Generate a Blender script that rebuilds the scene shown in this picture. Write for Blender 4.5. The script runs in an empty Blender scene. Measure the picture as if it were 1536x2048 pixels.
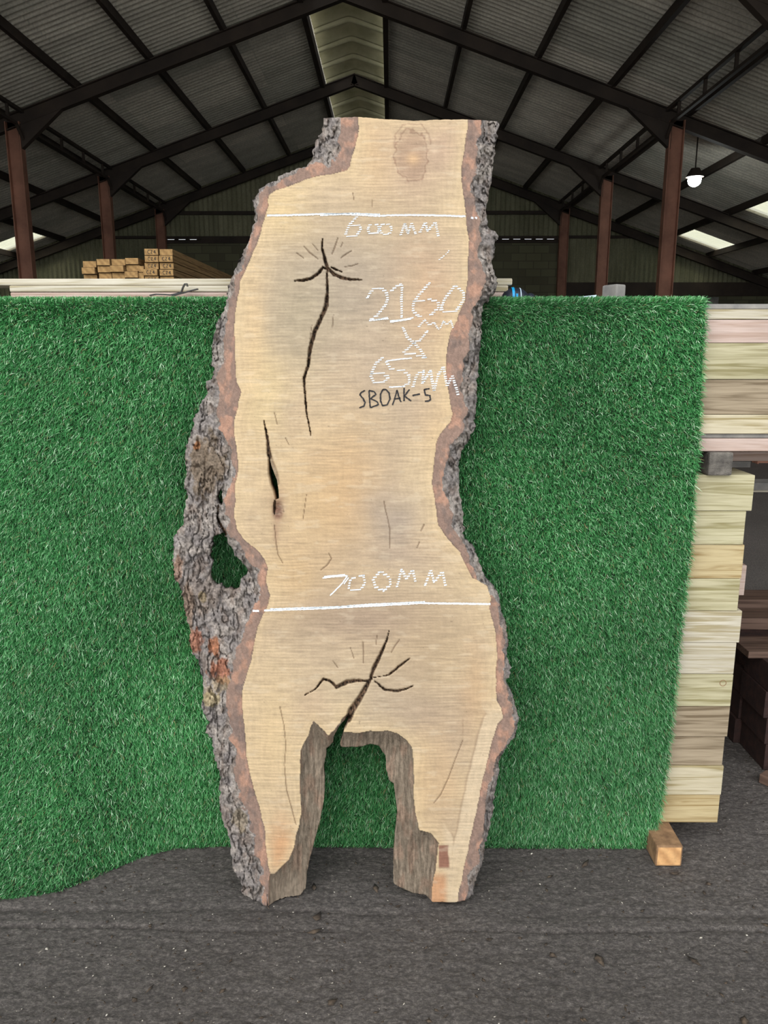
import bpy, bmesh, math, random
import numpy as np
from mathutils import Vector, Matrix
random.seed(7); RNG = np.random.RandomState(11)
C = bpy.context.scene.collection
S = bpy.context.scene

# ------------------------------------------------------------------ camera, light, exposure
F_PX = 1538.0; CX, CY = 768.0, 1024.0
CAM = Vector((0.0, 0.0, 1.574)); PITCH = math.radians(12.1); YAW = math.radians(0.45)
cd = bpy.data.cameras.new('camera'); cam = bpy.data.objects.new('camera', cd); C.objects.link(cam)
cam.location = CAM; cam.rotation_euler = (math.pi/2 - PITCH, 0, YAW)
cd.sensor_fit = 'VERTICAL'; cd.sensor_height = 36.0; cd.lens = 36.0*F_PX/2048.0
cd.clip_start = 0.05; cd.clip_end = 200
S.camera = cam
S.view_settings.view_transform = 'Standard'; S.view_settings.look = 'None'
S.view_settings.gamma = 1.0; S.view_settings.use_curve_mapping = False
S.view_settings.exposure = 0.12
w = bpy.data.worlds.new('sky'); S.world = w; w.use_nodes = True
wt = w.node_tree; wt.nodes.clear()
wo = wt.nodes.new('ShaderNodeOutputWorld'); wb = wt.nodes.new('ShaderNodeBackground')
wb.inputs[0].default_value = (0.93, 0.97, 1.0, 1); wb.inputs[1].default_value = 1.75
wt.links.new(wb.outputs[0], wo.inputs[0])
sl = bpy.data.lights.new('sun', 'SUN'); sl.energy = 1.5; sl.angle = math.radians(50); sl.color = (1.0, .97, .92)
sun = bpy.data.objects.new('sun', sl); C.objects.link(sun)
sun.rotation_euler = Vector((0.55, 1.0, -0.75)).to_track_quat('-Z', 'Y').to_euler()

# ------------------------------------------------------------------ helpers
cp, sp = math.cos(PITCH), math.sin(PITCH); cyw, syw = math.cos(YAW), math.sin(YAW)
def rays(px, py):
    a = (np.asarray(px, float)-CX)/F_PX; b = -(np.asarray(py, float)-CY)/F_PX
    y0 = cp + b*sp; z0 = -sp + b*cp; x0 = a
    return np.stack([x0*cyw - y0*syw, x0*syw + y0*cyw, z0], -1)
def on_y(px, py, Y):
    d = rays(px, py); t = Y/d[..., 1]
    p = d*t[..., None]; p[..., 2] += CAM.z; return p
def on_floor(px, py):
    d = rays(px, py); t = -CAM.z/d[..., 2]
    p = d*t[..., None]; p[..., 2] += CAM.z; return p
def zat(py, Y, px=780): return float(on_y(px, py, Y)[2])
def xat(px, py, Y): return float(on_y(px, py, Y)[0])

def tag(o, label=None, cat=None, group=None, kind=None):
    if label: o['label'] = label
    if cat: o['category'] = cat
    if group: o['group'] = group
    if kind: o['kind'] = kind
    return o
def empty(name, loc=(0, 0, 0), rz=0.0):
    o = bpy.data.objects.new(name, None); C.objects.link(o); o.location = loc; o.rotation_euler = (0, 0, rz)
    o.empty_display_size = .1; return o
def link(name, me, mats, parent=None, smooth=False):
    o = bpy.data.objects.new(name, me); C.objects.link(o)
    for m in (mats if isinstance(mats, (list, tuple)) else [mats]): me.materials.append(m)
    if smooth: me.polygons.foreach_set('use_smooth', [True]*len(me.polygons))
    if parent: o.parent = parent
    return o
def bmobj(name, bm, mats, parent=None, smooth=False):
    me = bpy.data.meshes.new(name); bm.normal_update(); bm.to_mesh(me); bm.free()
    return link(name, me, mats, parent, smooth)
def box(bm, a, b, bev=0.0, mi=0, endmi=None, jit=0.0):
    a, b = Vector(a), Vector(b)
    r = bmesh.ops.create_cube(bm, size=1.0)
    vs = r['verts']; c = (a+b)/2; s = b-a
    for v in vs: v.co = Vector((c[i]+v.co[i]*s[i] for i in range(3)))
    fs = list({f for v in vs for f in v.link_faces})
    for f in fs: f.material_index = mi
    if endmi is not None:
        ax, m2 = endmi
        for f in fs:
            f.normal_update()
            if abs(f.normal[ax]) > .9: f.material_index = m2
    if bev > 0:
        es = list({e for v in vs for e in v.link_edges})
        bmesh.ops.bevel(bm, geom=es, offset=bev, segments=2, affect='EDGES', profile=.6)
    return vs
def npmesh(name, V, quads=None, tris=None):
    me = bpy.data.meshes.new(name)
    V = np.asarray(V, np.float32)
    loops = []; starts = []; n = 0
    if quads is not None and len(quads):
        q = np.asarray(quads, np.int32); loops.append(q.ravel()); starts.append(np.arange(len(q))*4); n += len(q)*4
    if tris is not None and len(tris):
        t = np.asarray(tris, np.int32); loops.append(t.ravel()); starts.append(n+np.arange(len(t))*3)
    L = np.concatenate(loops).astype(np.int32); ST = np.concatenate(starts).astype(np.int32)
    me.vertices.add(len(V)); me.vertices.foreach_set('co', V.ravel())
    me.loops.add(len(L)); me.loops.foreach_set('vertex_index', L)
    me.polygons.add(len(ST)); me.polygons.foreach_set('loop_start', ST)
    me.update(calc_edges=True); return me
def colattr(me, col):
    a = me.color_attributes.new('Col', 'FLOAT_COLOR', 'POINT')
    c = np.ones((len(me.vertices), 4), np.float32); c[:, :3] = col
    a.data.foreach_set('color', c.ravel())
def lin(c):
    c = np.asarray(c, float)/255.0
    return np.where(c <= .04045, c/12.92, ((c+.055)/1.055)**2.4)
def L4(c): return tuple(lin(c))+(1.0,)

def vnoise(x, y, seed=0):
    x = np.asarray(x, float); y = np.asarray(y, float)
    R = np.random.RandomState(seed).rand(256, 256)
    xi = np.floor(x).astype(int); yi = np.floor(y).astype(int); fx = x-xi; fy = y-yi
    fx = fx*fx*(3-2*fx); fy = fy*fy*(3-2*fy)
    g = lambda i, j: R[i & 255, j & 255]
    return (g(xi, yi)*(1-fx)+g(xi+1, yi)*fx)*(1-fy)+(g(xi, yi+1)*(1-fx)+g(xi+1, yi+1)*fx)*fy
def fbm(x, y, seed=0, o=4):
    s = 0; a = .5; t = 0
    for k in range(o):
        s = s+a*vnoise(x*2**k, y*2**k, seed+k); t += a; a *= .5
    return s/t
def smooth(a, b, x):
    t = np.clip((x-a)/(b-a), 0, 1); return t*t*(3-2*t)

# ------------------------------------------------------------------ materials
def newmat(name):
    m = bpy.data.materials.new(name); m.use_nodes = True
    nt = m.node_tree; b = nt.nodes['Principled BSDF']; return m, nt, b
def N(nt, t, **k):
    n = nt.nodes.new(t)
    for a, v in k.items(): setattr(n, a, v)
    return n
def mixc(nt, fac, c1, c2, mode='MIX'):
    n = nt.nodes.new('ShaderNodeMix'); n.data_type = 'RGBA'; n.blend_type = mode
    for i, v in ((0, fac), (6, c1), (7, c2)):
        if hasattr(v, 'links'): nt.links.new(v, n.inputs[i])
        else: n.inputs[i].default_value = v
    return n.outputs[2]
def ramp(nt, inp, stops):
    r = nt.nodes.new('ShaderNodeValToRGB'); e = r.color_ramp.elements
    while len(e) < len(stops): e.new(.5)
    for el, (p, c) in zip(e, stops): el.position = p; el.color = c if len(c) == 4 else tuple(c)+(1,)
    nt.links.new(inp, r.inputs[0]); return r.outputs[0]
def coords(nt, scale=(1, 1, 1), rnd=0.0, kind='Object'):
    tc = nt.nodes.new('ShaderNodeTexCoord'); out = tc.outputs[kind]
    if rnd:
        oi = nt.nodes.new('ShaderNodeObjectInfo'); mu = N(nt, 'ShaderNodeMath', operation='MULTIPLY')
        nt.links.new(oi.outputs['Random'], mu.inputs[0]); mu.inputs[1].default_value = rnd
        ad = N(nt, 'ShaderNodeVectorMath', operation='ADD'); nt.links.new(out, ad.inputs[0]); nt.links.new(mu.outputs[0], ad.inputs[1]); out = ad.outputs[0]
    mp = nt.nodes.new('ShaderNodeMapping'); mp.inputs['Scale'].default_value = scale
    nt.links.new(out, mp.inputs[0]); return mp.outputs[0]
def noise(nt, vec, scale, detail=4, rough=.55, dist=0.0):
    n = nt.nodes.new('ShaderNodeTexNoise'); n.inputs['Scale'].default_value = scale; n.inputs['Detail'].default_value = detail
    n.inputs['Roughness'].default_value = rough; n.inputs['Distortion'].default_value = dist
    nt.links.new(vec, n.inputs['Vector']); return n.outputs[0]
def bump(nt, b, h, strength, dist=.002):
    n = nt.nodes.new('ShaderNodeBump'); n.inputs['Strength'].default_value = strength; n.inputs['Distance'].default_value = dist
    nt.links.new(h, n.inputs['Height']); nt.links.new(n.outputs[0], b.inputs['Normal'])
def mat_timber(name, light, dark, axis=0, grain=55, contrast=1.1, rough=.75, stain=None):
    m, nt, b = newmat(name); k_ = .86 if name not in ('timber',) else 1; light = tuple(x*k_*f for x, f in zip(light, (1, 1.0, 1.03))); dark = tuple(x*k_*.94 for x in dark)
    sc = [1, 1, 1]; sc[axis] = .045
    v = coords(nt, tuple(sc), rnd=37.0)
    n1 = noise(nt, v, grain, 3, .55, 1.2)
    wv = N(nt, 'ShaderNodeTexWave', wave_type='RINGS' if axis == 0 else 'BANDS', bands_direction='Z') if False else None
    n2 = noise(nt, coords(nt, tuple([s*1.0 for s in sc]), rnd=91.0), grain*4, 3, .6)
    lo, hi = .5-.16/contrast, .5+.14/contrast
    c1 = ramp(nt, n1, [(lo, L4(dark)), (.5, tuple((lin(light)*.75+lin(dark)*.25))), (hi, L4(light))])
    c2 = mixc(nt, .35, c1, ramp(nt, n2, [(.3, (.55, .5, .45, 1)), (.65, (1, 1, 1, 1))]), 'MULTIPLY')
    n3 = noise(nt, coords(nt, (1, 1, 1), rnd=12.0), 3.0, 2)
    c3 = mixc(nt, .5, c2, ramp(nt, n3, [(.3, (.78, .76, .72, 1)), (.65, (1.05, 1.03, 1.0, 1))]), 'MULTIPLY')
    kn = N(nt, 'ShaderNodeTexVoronoi'); kn.inputs['Scale'].default_value = 3.2
    ks = [1, 1, 1]; ks[axis] = .8
    nt.links.new(coords(nt, tuple(ks), rnd=53.0), kn.inputs['Vector'])
    k = ramp(nt, kn.outputs['Distance'], [(.03, (1, 1, 1, 1)), (.055, (0, 0, 0, 1))])
    c4 = mixc(nt, k, c3, L4(tuple(x*.6 for x in dark)))
    nt.links.new(c4, b.inputs['Base Color']); b.inputs['Roughness'].default_value = rough
    bump(nt, b, n2, .25, .002); return m
def mat_end(name, light, dark):
    m, nt, b = newmat(name)
    v = coords(nt, (1, 1, 1), rnd=9.0)
    wv = N(nt, 'ShaderNodeTexWave', wave_type='RINGS', rings_direction='Y'); wv.inputs['Scale'].default_value = 9; wv.inputs['Distortion'].default_value = 5; wv.inputs['Detail'].default_value = 2
    nt.links.new(v, wv.inputs['Vector'])
    c = ramp(nt, wv.outputs[0], [(.0, tuple((lin(dark)+lin(light))/2)), (1, L4(light))])
    n = noise(nt, v, 60, 4)
    c = mixc(nt, .5, c, ramp(nt, n, [(.3, (.5, .5, .5, 1)), (.65, (1, 1, 1, 1))]), 'MULTIPLY')
    nt.links.new(c, b.inputs['Base Color']); b.inputs['Roughness'].default_value = .85; bump(nt, b, n, .5, .003); return m
def mat_rough(name, c1, c2, scale=8, rough=.8, metal=0.0, bstr=.3, bd=.003, det=5, sc=(1, 1, 1), kind='Object'):
    m, nt, b = newmat(name); v = coords(nt, sc, kind=kind)
    n = noise(nt, v, scale, det, .6)
    nt.links.new(ramp(nt, n, [(.32, L4(c1)), (.68, L4(c2))]), b.inputs['Base Color'])
    b.inputs['Roughness'].default_value = rough; b.inputs['Metallic'].default_value = metal
    if bstr: bump(nt, b, noise(nt, v, scale*6, 4), bstr, bd)
    return m
def mat_attr(name, nscale, namt, bstr, bd, rough=.8, sc=(1, 1, 1), spec=.3):
    m, nt, b = newmat(name)
    at = N(nt, 'ShaderNodeAttribute', attribute_name='Col')
    v = coords(nt, sc); n = noise(nt, v, nscale, 5, .65)
    lo, hi = 1-namt, 1+namt
    c = mixc(nt, 1.0, at.outputs['Color'], ramp(nt, n, [(.3, (lo, lo, lo, 1)), (.7, (1, 1, 1, 1))]), 'MULTIPLY')
    nt.links.new(c, b.inputs['Base Color']); b.inputs['Roughness'].default_value = rough
    b.inputs['Specular IOR Level'].default_value = spec
    bump(nt, b, n, bstr, bd); return m

M = {}
M['steel'] = mat_rough('brown_steel', (136, 94, 76), (172, 122, 100), 3, .7, 0, .15, .002)
M['steel_dark'] = mat_rough('dark_steel', (48, 39, 33), (68, 56, 47), 2, .75, 0, .15, .002)
def mat_sheet(name, a, b_, axis=1):
    m, nt, b = newmat(name)
    n = noise(nt, coords(nt, (.35, 1, .35) if axis == 1 else (1, .3, .3)), 2.2, 6, .7)
    sheet = N(nt, 'ShaderNodeTexBrick'); sheet.inputs['Scale'].default_value = 1.0
    sheet.inputs['Color1'].default_value = (1.15, 1.12, 1.1, 1); sheet.inputs['Color2'].default_value = (.72, .74, .72, 1)
    sheet.inputs['Mortar'].default_value = (.8, .8, .78, 1); sheet.inputs['Mortar Size'].default_value = .012
    sheet.inputs['Brick Width'].default_value = 1.05 if axis == 1 else 1.05; sheet.inputs['Row Height'].default_value = 2.74; sheet.offset = 0
    tc = N(nt, 'ShaderNodeTexCoord'); sx = N(nt, 'ShaderNodeSeparateXYZ'); cb = N(nt, 'ShaderNodeCombineXYZ')
    nt.links.new(tc.outputs['Object'], sx.inputs[0])
    nt.links.new(sx.outputs['Y' if axis == 1 else 'X'], cb.inputs[0]); nt.links.new(sx.outputs['X' if axis == 1 else 'Z'], cb.inputs[1])
    nt.links.new(cb.outputs[0], sheet.inputs['Vector'])
    c = ramp(nt, n, [(.3, L4(a)), (.7, L4(b_))])
    c = mixc(nt, .8, c, sheet.outputs[0], 'MULTIPLY')
    n2 = noise(nt, coords(nt, (1, 1, 1)), 30, 3)
    c = mixc(nt, .4, c, ramp(nt, n2, [(.35, (.5, .5, .5, 1)), (.6, (1, 1, 1, 1))]), 'MULTIPLY')
    nt.links.new(c, b.inputs['Base Color']); b.inputs['Roughness'].default_value = .9; return m
M['roof'] = mat_sheet('corrugated_roof_sheet', (196, 190, 178), (238, 232, 218), 1)
M['clad'] = mat_sheet('corrugated_wall_sheet', (122, 122, 96), (164, 162, 134), 0)
M['ridge'] = mat_rough('ridge_cap_cement', (160, 156, 124), (190, 185, 152), 2.5, .9, 0, .2)

def mat_floor():
    m, nt, b = newmat('dirty_yard_floor')
    v = coords(nt, (1, 1, 1)); vs = coords(nt, (.35, 1, 1))
    n1 = noise(nt, v, 1.2, 4); n2 = noise(nt, coords(nt, (.6, 1, 1)), 130, 7, .85); n3 = noise(nt, vs, 26, 6, .8)
    c = ramp(nt, n2, [(.3, L4((44, 40, 38))), (.5, L4((96, 90, 86))), (.72, L4((164, 156, 148)))])
    c = mixc(nt, .6, c, ramp(nt, n1, [(.35, (.66, .64, .63, 1)), (.65, (1.05, 1.04, 1.05, 1))]), 'MULTIPLY')
    c = mixc(nt, .5, c, ramp(nt, n3, [(.35, (.62, .62, .62, 1)), (.62, (1.06, 1.06, 1.06, 1))]), 'MULTIPLY')
    vo = N(nt, 'ShaderNodeTexVoronoi'); vo.inputs['Scale'].default_value = 55; nt.links.new(v, vo.inputs['Vector'])
    k = ramp(nt, vo.outputs['Distance'], [(.05, (1, 1, 1, 1)), (.09, (0, 0, 0, 1))])
    wn = N(nt, 'ShaderNodeMath', operation='GREATER_THAN'); sx = N(nt, 'ShaderNodeSeparateColor'); nt.links.new(vo.outputs['Color'], sx.inputs[0])
    nt.links.new(sx.outputs[0], wn.inputs[0]); wn.inputs[1].default_value = .9
    mu = N(nt, 'ShaderNodeMath', operation='MULTIPLY'); nt.links.new(k, mu.inputs[0]); nt.links.new(wn.outputs[0], mu.inputs[1])
    c = mixc(nt, mu.outputs[0], c, L4((190, 180, 165)))
    nt.links.new(c, b.inputs['Base Color']); b.inputs['Roughness'].default_value = .85
    ad = N(nt, 'ShaderNodeMath', operation='ADD'); nt.links.new(n2, ad.inputs[0]); nt.links.new(n3, ad.inputs[1])
    bump(nt, b, ad.outputs[0], .9, .007); return m
M['floor'] = mat_floor()
M['wood'] = mat_attr('sawn_oak', 240, .13, .25, .001, .72, (.25, 1, 1))
M['inner'] = mat_attr('inner_bark', 160, .28, .5, .002, .85, (1, 1, .6))
M['bark'] = mat_attr('rough_bark', 110, .42, 1.0, .006, .95, (1.2, 1.2, .6), .1)
M['fibre'] = mat_attr('weathered_fibre', 190, .32, .9, .004, .92, (1, 1, .16), .1)
M['chalk'] = mat_rough('white_chalk', (225, 235, 240), (250, 252, 255), 300, .95, 0, 0)
M['ink'] = mat_rough('black_marker', (14, 13, 18), (30, 27, 32), 200, .6, 0, 0)
m, nt, b = newmat('turf_fibre'); at = N(nt, 'ShaderNodeAttribute', attribute_name='Col')
nt.links.new(at.outputs['Color'], b.inputs['Base Color']); b.inputs['Roughness'].default_value = .42; b.inputs['Specular IOR Level'].default_value = .55
M['turf'] = m
M['turf_back'] = mat_rough('turf_backing', (18, 40, 20), (34, 62, 32), 60, .9)
M['cream'] = mat_timber('cream_softwood', (238, 226, 190), (196, 178, 128))
M['green'] = mat_timber('greenish_treated_softwood', (222, 214, 172), (176, 166, 116))
M['yellow'] = mat_timber('yellow_treated_softwood', (232, 212, 160), (190, 160, 104))
M['pink'] = mat_timber('pinkish_softwood', (236, 212, 196), (212, 178, 158), contrast=.7)
M['tan'] = mat_timber('brown_stained_softwood', (196, 178, 146), (144, 124, 96))
M['white'] = mat_timber('pale_softwood', (238, 230, 205), (205, 190, 150))
M['greyw'] = mat_rough('weathered_grey_timber', (70, 66, 62), (120, 114, 106), 40, .9, 0, .8, .004)
M['greyw2'] = mat_rough('grey_board', (120, 118, 116), (150, 146, 140), 20, .9, 0, .3, .002)
M['sleeper'] = mat_timber('dark_brown_sleeper', (92, 64, 52), (56, 36, 30))
M['sleeper_top'] = mat_timber('worn_brown_board', (140, 112, 94), (98, 72, 58))
M['sleeper_dark'] = mat_rough('creosoted_timber', (34, 20, 18), (62, 38, 32), 30, .8, 0, .6, .004)
M['far'] = mat_timber('yellow_brown_timber', (180, 146, 94), (134, 100, 58), axis=1)
M['far_end'] = mat_end('timber_end_grain', (190, 152, 98), (134, 98, 58))
M['bearer'] = mat_rough('bearer_side', (110, 82, 58), (158, 124, 90), 30, .85, 0, .5, .003)
M['bearer_end'] = mat_end('orange_end_grain', (226, 176, 120), (160, 108, 64))
M['navy'] = mat_rough('navy_plastic', (22, 26, 38), (34, 40, 56), 60, .45, 0, .1)
M['cyan'] = mat_rough('cyan_plastic', (0, 150, 215), (30, 180, 240), 60, .4, 0, 0)
M['paleblue'] = mat_rough('pale_blue_card', (190, 214, 232), (220, 236, 246), 20, .7, 0, 0)
M['black'] = mat_rough('black_strap', (14, 14, 15), (28, 28, 30), 40, .4, 0, 0)
M['stone'] = mat_rough('pale_stone_chip', (150, 142, 128), (215, 208, 196), 90, .9, 0, .3)
M['chip'] = mat_rough('dark_wood_chip', (40, 33, 28), (92, 78, 64), 90, .95, 0, .3)
M['wrap'] = mat_rough('grey_wrap', (60, 60, 58), (92, 90, 86), 6, .6, 0, .3)
m, nt, b = newmat('blockwork')
br = N(nt, 'ShaderNodeTexBrick'); br.inputs['Scale'].default_value = 1.0; br.inputs['Brick Width'].default_value = .46; br.inputs['Row Height'].default_value = .23
br.inputs['Color1'].default_value = L4((118, 116, 90)); br.inputs['Color2'].default_value = L4((98, 95, 76)); br.inputs['Mortar'].default_value = L4((92, 90, 74)); br.inputs['Mortar Size'].default_value = .012
mp = N(nt, 'ShaderNodeMapping'); mp.inputs['Rotation'].default_value = (math.pi/2, 0, 0); tc = N(nt, 'ShaderNodeTexCoord')
nt.links.new(tc.outputs['Object'], mp.inputs[0]); nt.links.new(mp.outputs[0], br.inputs['Vector'])
nt.links.new(br.outputs[0], b.inputs['Base Color']); b.inputs['Roughness'].default_value = .95
M['block'] = m
m, nt, b = newmat('translucent_rooflight'); nt.nodes.remove(b)
tr = N(nt, 'ShaderNodeBsdfTranslucent'); tr.inputs[0].default_value = (.95, .93, .8, 1); tp = N(nt, 'ShaderNodeBsdfTransparent'); tp.inputs[0].default_value = (.9, .9, .78, 1)
mx = N(nt, 'ShaderNodeMixShader'); mx.inputs[0].default_value = .55
nt.links.new(tp.outputs[0], mx.inputs[1]); nt.links.new(tr.outputs[0], mx.inputs[2]); nt.links.new(mx.outputs[0], nt.nodes['Material Output'].inputs[0])
M['rooflight'] = m
m, nt, b = newmat('lamp_glow'); b.inputs['Emission Color'].default_value = (.92, 1, .98, 1); b.inputs['Emission Strength'].default_value = 60.0
M['glow'] = m

# ------------------------------------------------------------------ setting: floor
def build_floor():
    x0, x1, y0, y1, s = -1.5, 1.9, 1.42, 3.1, .006
    xs = np.arange(x0, x1+s/2, s); ys = np.arange(y0, y1+s/2, s); nx, ny = len(xs), len(ys)
    X, Y = np.meshgrid(xs, ys)
    d = np.minimum.reduce([X-x0, X.max()-X, Y-y0, Y.max()-Y]); fade = smooth(0, .06, d)
    h = (fbm(X*9, Y*20, 3, 5)-.5)*.007 + (fbm(X*60, Y*95, 9, 3)-.5)*.009
    yc = 1.838+(fbm(X*2.2, X*0, 5, 3)-.5)*.03
    h -= .010*np.exp(-((Y-yc)/.006)**2)*smooth(.1, .45, fbm(X*4, X*0+3, 6, 2))
    yc2 = 1.905+(fbm(X*1.8, X*0+9, 7, 3)-.5)*.04
    h -= .006*np.exp(-((Y-yc2)/.012)**2)*smooth(.3, .6, fbm(X*3, X*0+7, 8, 2))
    Z = np.minimum((h-.002), .0015)*fade
    V = np.stack([X, Y, Z], -1).reshape(-1, 3)
    i = np.arange(nx*ny).reshape(ny, nx)
    Q = np.stack([i[:-1, :-1], i[:-1, 1:], i[1:, 1:], i[1:, :-1]], -1).reshape(-1, 4)
    B = 45.0; xe, ye = xs[-1], ys[-1]; k = len(V)
    ex = np.array([(-B, -B, 0), (B, -B, 0), (B, B, 0), (-B, B, 0), (x0, y0, 0), (xe, y0, 0), (xe, ye, 0), (x0, ye, 0)])
    Q2 = np.array([(0, 1, 5, 4), (1, 2, 6, 5), (2, 3, 7, 6), (3, 0, 4, 7)])+k
    me = npmesh('floor', np.concatenate([V, ex]), np.concatenate([Q, Q2]))
    tag(link('floor', me, M['floor'], smooth=True), kind='structure')
build_floor()

bm = bmesh.new(); box(bm, (-40, -42, .0), (40, -1.6, .02)); tag(bmobj('floor', bm, mat_rough('pale_bounce_yard', (190, 188, 182), (215, 213, 206), 2, .9)), kind='structure')  # unseen pale ground added behind the camera to bounce daylight onto the roof
# ------------------------------------------------------------------ setting: portal shed
XR = -0.85; SLOPE = 0.345; HALF = 6.05; XL, XRT = XR-13.0, XR+13.0
FR = [1.49, 6.06, 10.63, 15.2, 19.77, 24.34]
ZB = 7.58      # underside of rafter at the apex
RD = 0.24      # rafter depth
ZT = ZB+RD; PUR = .15; ZS = ZT+PUR+.03   # sheet plane at ridge
def roofz(x, z0): return z0-SLOPE*abs(x-XR)
def isection(bm, p, q, depth, width, up, tf=.018, tw=.012):
    p, q = Vector(p), Vector(q); d = (q-p).normalized(); up = Vector(up); up = (up-d*up.dot(d)).normalized(); sd = d.cross(up)
    def slab_(u0, u1, s0, s1):
        vs = []
        for e in (p, q):
            for (a, b) in ((u0, s0), (u1, s0), (u1, s1), (u0, s1)): vs.append(bm.verts.new(e+up*a+sd*b))
        for f in ((0, 1, 2, 3), (7, 6, 5, 4), (0, 4, 5, 1), (1, 5, 6, 2), (2, 6, 7, 3), (3, 7, 4, 0)): bm.faces.new([vs[i] for i in f])
    slab_(-depth/2, -depth/2+tf, -width/2, width/2); slab_(depth/2-tf, depth/2, -width/2, width/2); slab_(-depth/2, depth/2, -tw/2, tw/2)
def bar(bm, p, q, wd, ht):
    isect = Vector(q)-Vector(p); d = isect.normalized(); up = Vector((0, 0, 1)) if abs(d.z) < .9 else Vector((1, 0, 0)); up = (up-d*up.dot(d)).normalized(); sd = d.cross(up)
    vs = []
    for e in (Vector(p), Vector(q)):
        for (a, b) in ((-1, -1), (1, -1), (1, 1), (-1, 1)): vs.append(bm.verts.new(e+up*a*ht/2+sd*b*wd/2))
    for f in ((0, 1, 2, 3), (7, 6, 5, 4), (0, 4, 5, 1), (1, 5, 6, 2), (2, 6, 7, 3), (3, 7, 4, 0)): bm.faces.new([vs[i] for i in f])
tn = 0
def struct(bm, mat, name=None):
    global tn
    tn += 1
    return tag(bmobj(name or 'trim_%d' % tn, bm, mat), kind='structure')
for fy in FR:
    rz = lambda x: roofz(x, ZB+RD/2)
    for sgn in (-1, 1):
        bm = bmesh.new()
        isection(bm, (XR-sgn*.045, fy, ZB+RD/2+SLOPE*.045), (XR+sgn*13.0, fy, ZB+RD/2-SLOPE*13.0), RD, .14, (0, 0, 1))
        # haunch bracket at the post head
        xk = XR+sgn*(HALF-.1); zk = roofz(xk, ZB)
        xa = XR+sgn*(HALF-.95); za = roofz(xa, ZB)
        vs = []
        for yy in (fy-.06, fy+.06):
            for (x, z) in ((xk, zk+.02), (xk, zk-.42), (xa, za+.01)): vs.append(bm.verts.new((x, yy, z)))
        for f in ((0, 1, 2), (5, 4, 3), (0, 3, 4, 1), (1, 4, 5, 2), (2, 5, 3, 0)): bm.faces.new([vs[i] for i in f])
        struct(bm, M['steel_dark'])
        bm = bmesh.new(); xp = XR+sgn*HALF
        isection(bm, (xp, fy, 0), (xp, fy, roofz(xp, ZB)+.1), .27, .17, (1, 0, 0))
        struct(bm, M['steel'])
# purlins along the shed
def pz(x): return roofz(x, ZT)+.07
for sgn in (-1, 1):
    for k in (.75, 2.15, 3.5, 4.85, 6.25, 7.65, 9.05, 10.45, 11.9):
        x = XR+sgn*k; bm = bmesh.new(); wdt = .075 if k > 1 else .10
        bar(bm, (x, 1.2, pz(x)), (x, 24.5, pz(x)), wdt, .15 if k > 1 else .2)
        struct(bm, M['steel_dark'])
    # lattice eaves beam under the valley purlin
    xe = XR+sgn*(HALF-.18)
    for a, b_ in zip(FR[:-1], FR[1:]):
        zt = roofz(xe, ZB)+.22; zb = zt-.27; bm = bmesh.new()
        bar(bm, (xe, a, zt), (xe, b_, zt), .07, .06); bar(bm, (xe, a+.3, zb), (xe, b_-.3, zb), .06, .05)
        bar(bm, (xe, a, zb-.25), (xe, a+.3, zb), .05, .05); bar(bm, (xe, b_, zb-.25), (xe, b_-.3, zb), .05, .05)
        for t in (.12, .37, .62, .87):
            yy = a+(b_-a)*t; bar(bm, (xe, yy, zb), (xe, yy, zt), .04, .05)
        struct(bm, M['steel_dark'])
# corrugated roof, with openings where the rooflights lie
def sheet_strip(x_a, x_b, ya, yb, zoff=0.0):
    n = int(round((yb-ya)/.146*14)); ys = ya+(yb-ya)*np.arange(n+1)/n
    zz = .105*(1-np.abs(np.sin(np.pi*ys/.146))**1.3)-.035+zoff
    A = np.stack([np.full_like(ys, x_a), ys, roofz(x_a, ZS)+zz], -1); B = np.stack([np.full_like(ys, x_b), ys, roofz(x_b, ZS)+zz], -1)
    return A, B
def roof_mesh(pieces):
    V = []; Q = []; k = 0
    for (xa, xb, ya, yb) in pieces:
        A, B = sheet_strip(xa, xb, ya, yb); n = len(A)
        V += [A, B]; i = np.arange(n-1)+k
        Q.append(np.stack([i, i+1, i+1+n, i+n], -1)); k += 2*n
    return np.concatenate(V), np.concatenate(Q)
YA, YB = 1.2, 24.95
def rl(pxs, guess):
    # where the sight line of a rooflight corner meets the roof plane (used to place the real opening)
    d = rays(np.array(pxs[0], float), np.array(pxs[1], float)); s = 1 if guess > 0 else -1
    # z = CAM.z + t dz = ZS - SLOPE*s*(x-XR)
    t = (ZS-CAM.z+SLOPE*s*XR)/(d[2]+SLOPE*s*d[0]); return (d[0]*t, d[1]*t)
RL_R = [rl(p, 1) for p in ((1360, 470), (1385, 457), (1470, 490), (1440, 500))]
RL_L = [rl(p, -1) for p in ((90, 470), (55, 461), (0, 484), (45, 492))]
RL_R2 = [rl(p, 1) for p in ((1530, 400), (1545, 392))]
rx0, rx1 = XR+7.72, XR+9.0
ryc = sum(p[1] for p in RL_R)/4; ROOFINFO = (RL_R, RL_L, RL_R2)
def cut(lo_x, hi_x, holes):
    # split slope strip [lo_x,hi_x] x [YA,YB] around rectangular openings
    P = []; xs = sorted({lo_x, hi_x}|{h[0] for h in holes}|{h[1] for h in holes})
    for a, b_ in zip(xs[:-1], xs[1:]):
        hs = sorted([h for h in holes if h[0] < (a+b_)/2 < h[1]], key=lambda h: h[2]); y = YA
        for h in hs: P.append((a, b_, y, h[2])); y = h[3]
        P.append((a, b_, y, YB))
    return P
def q146(v): return round(v/.146)*.146
hr = []
ax = sorted(p[0] for p in RL_R); ay = sorted(p[1] for p in RL_R)
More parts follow.
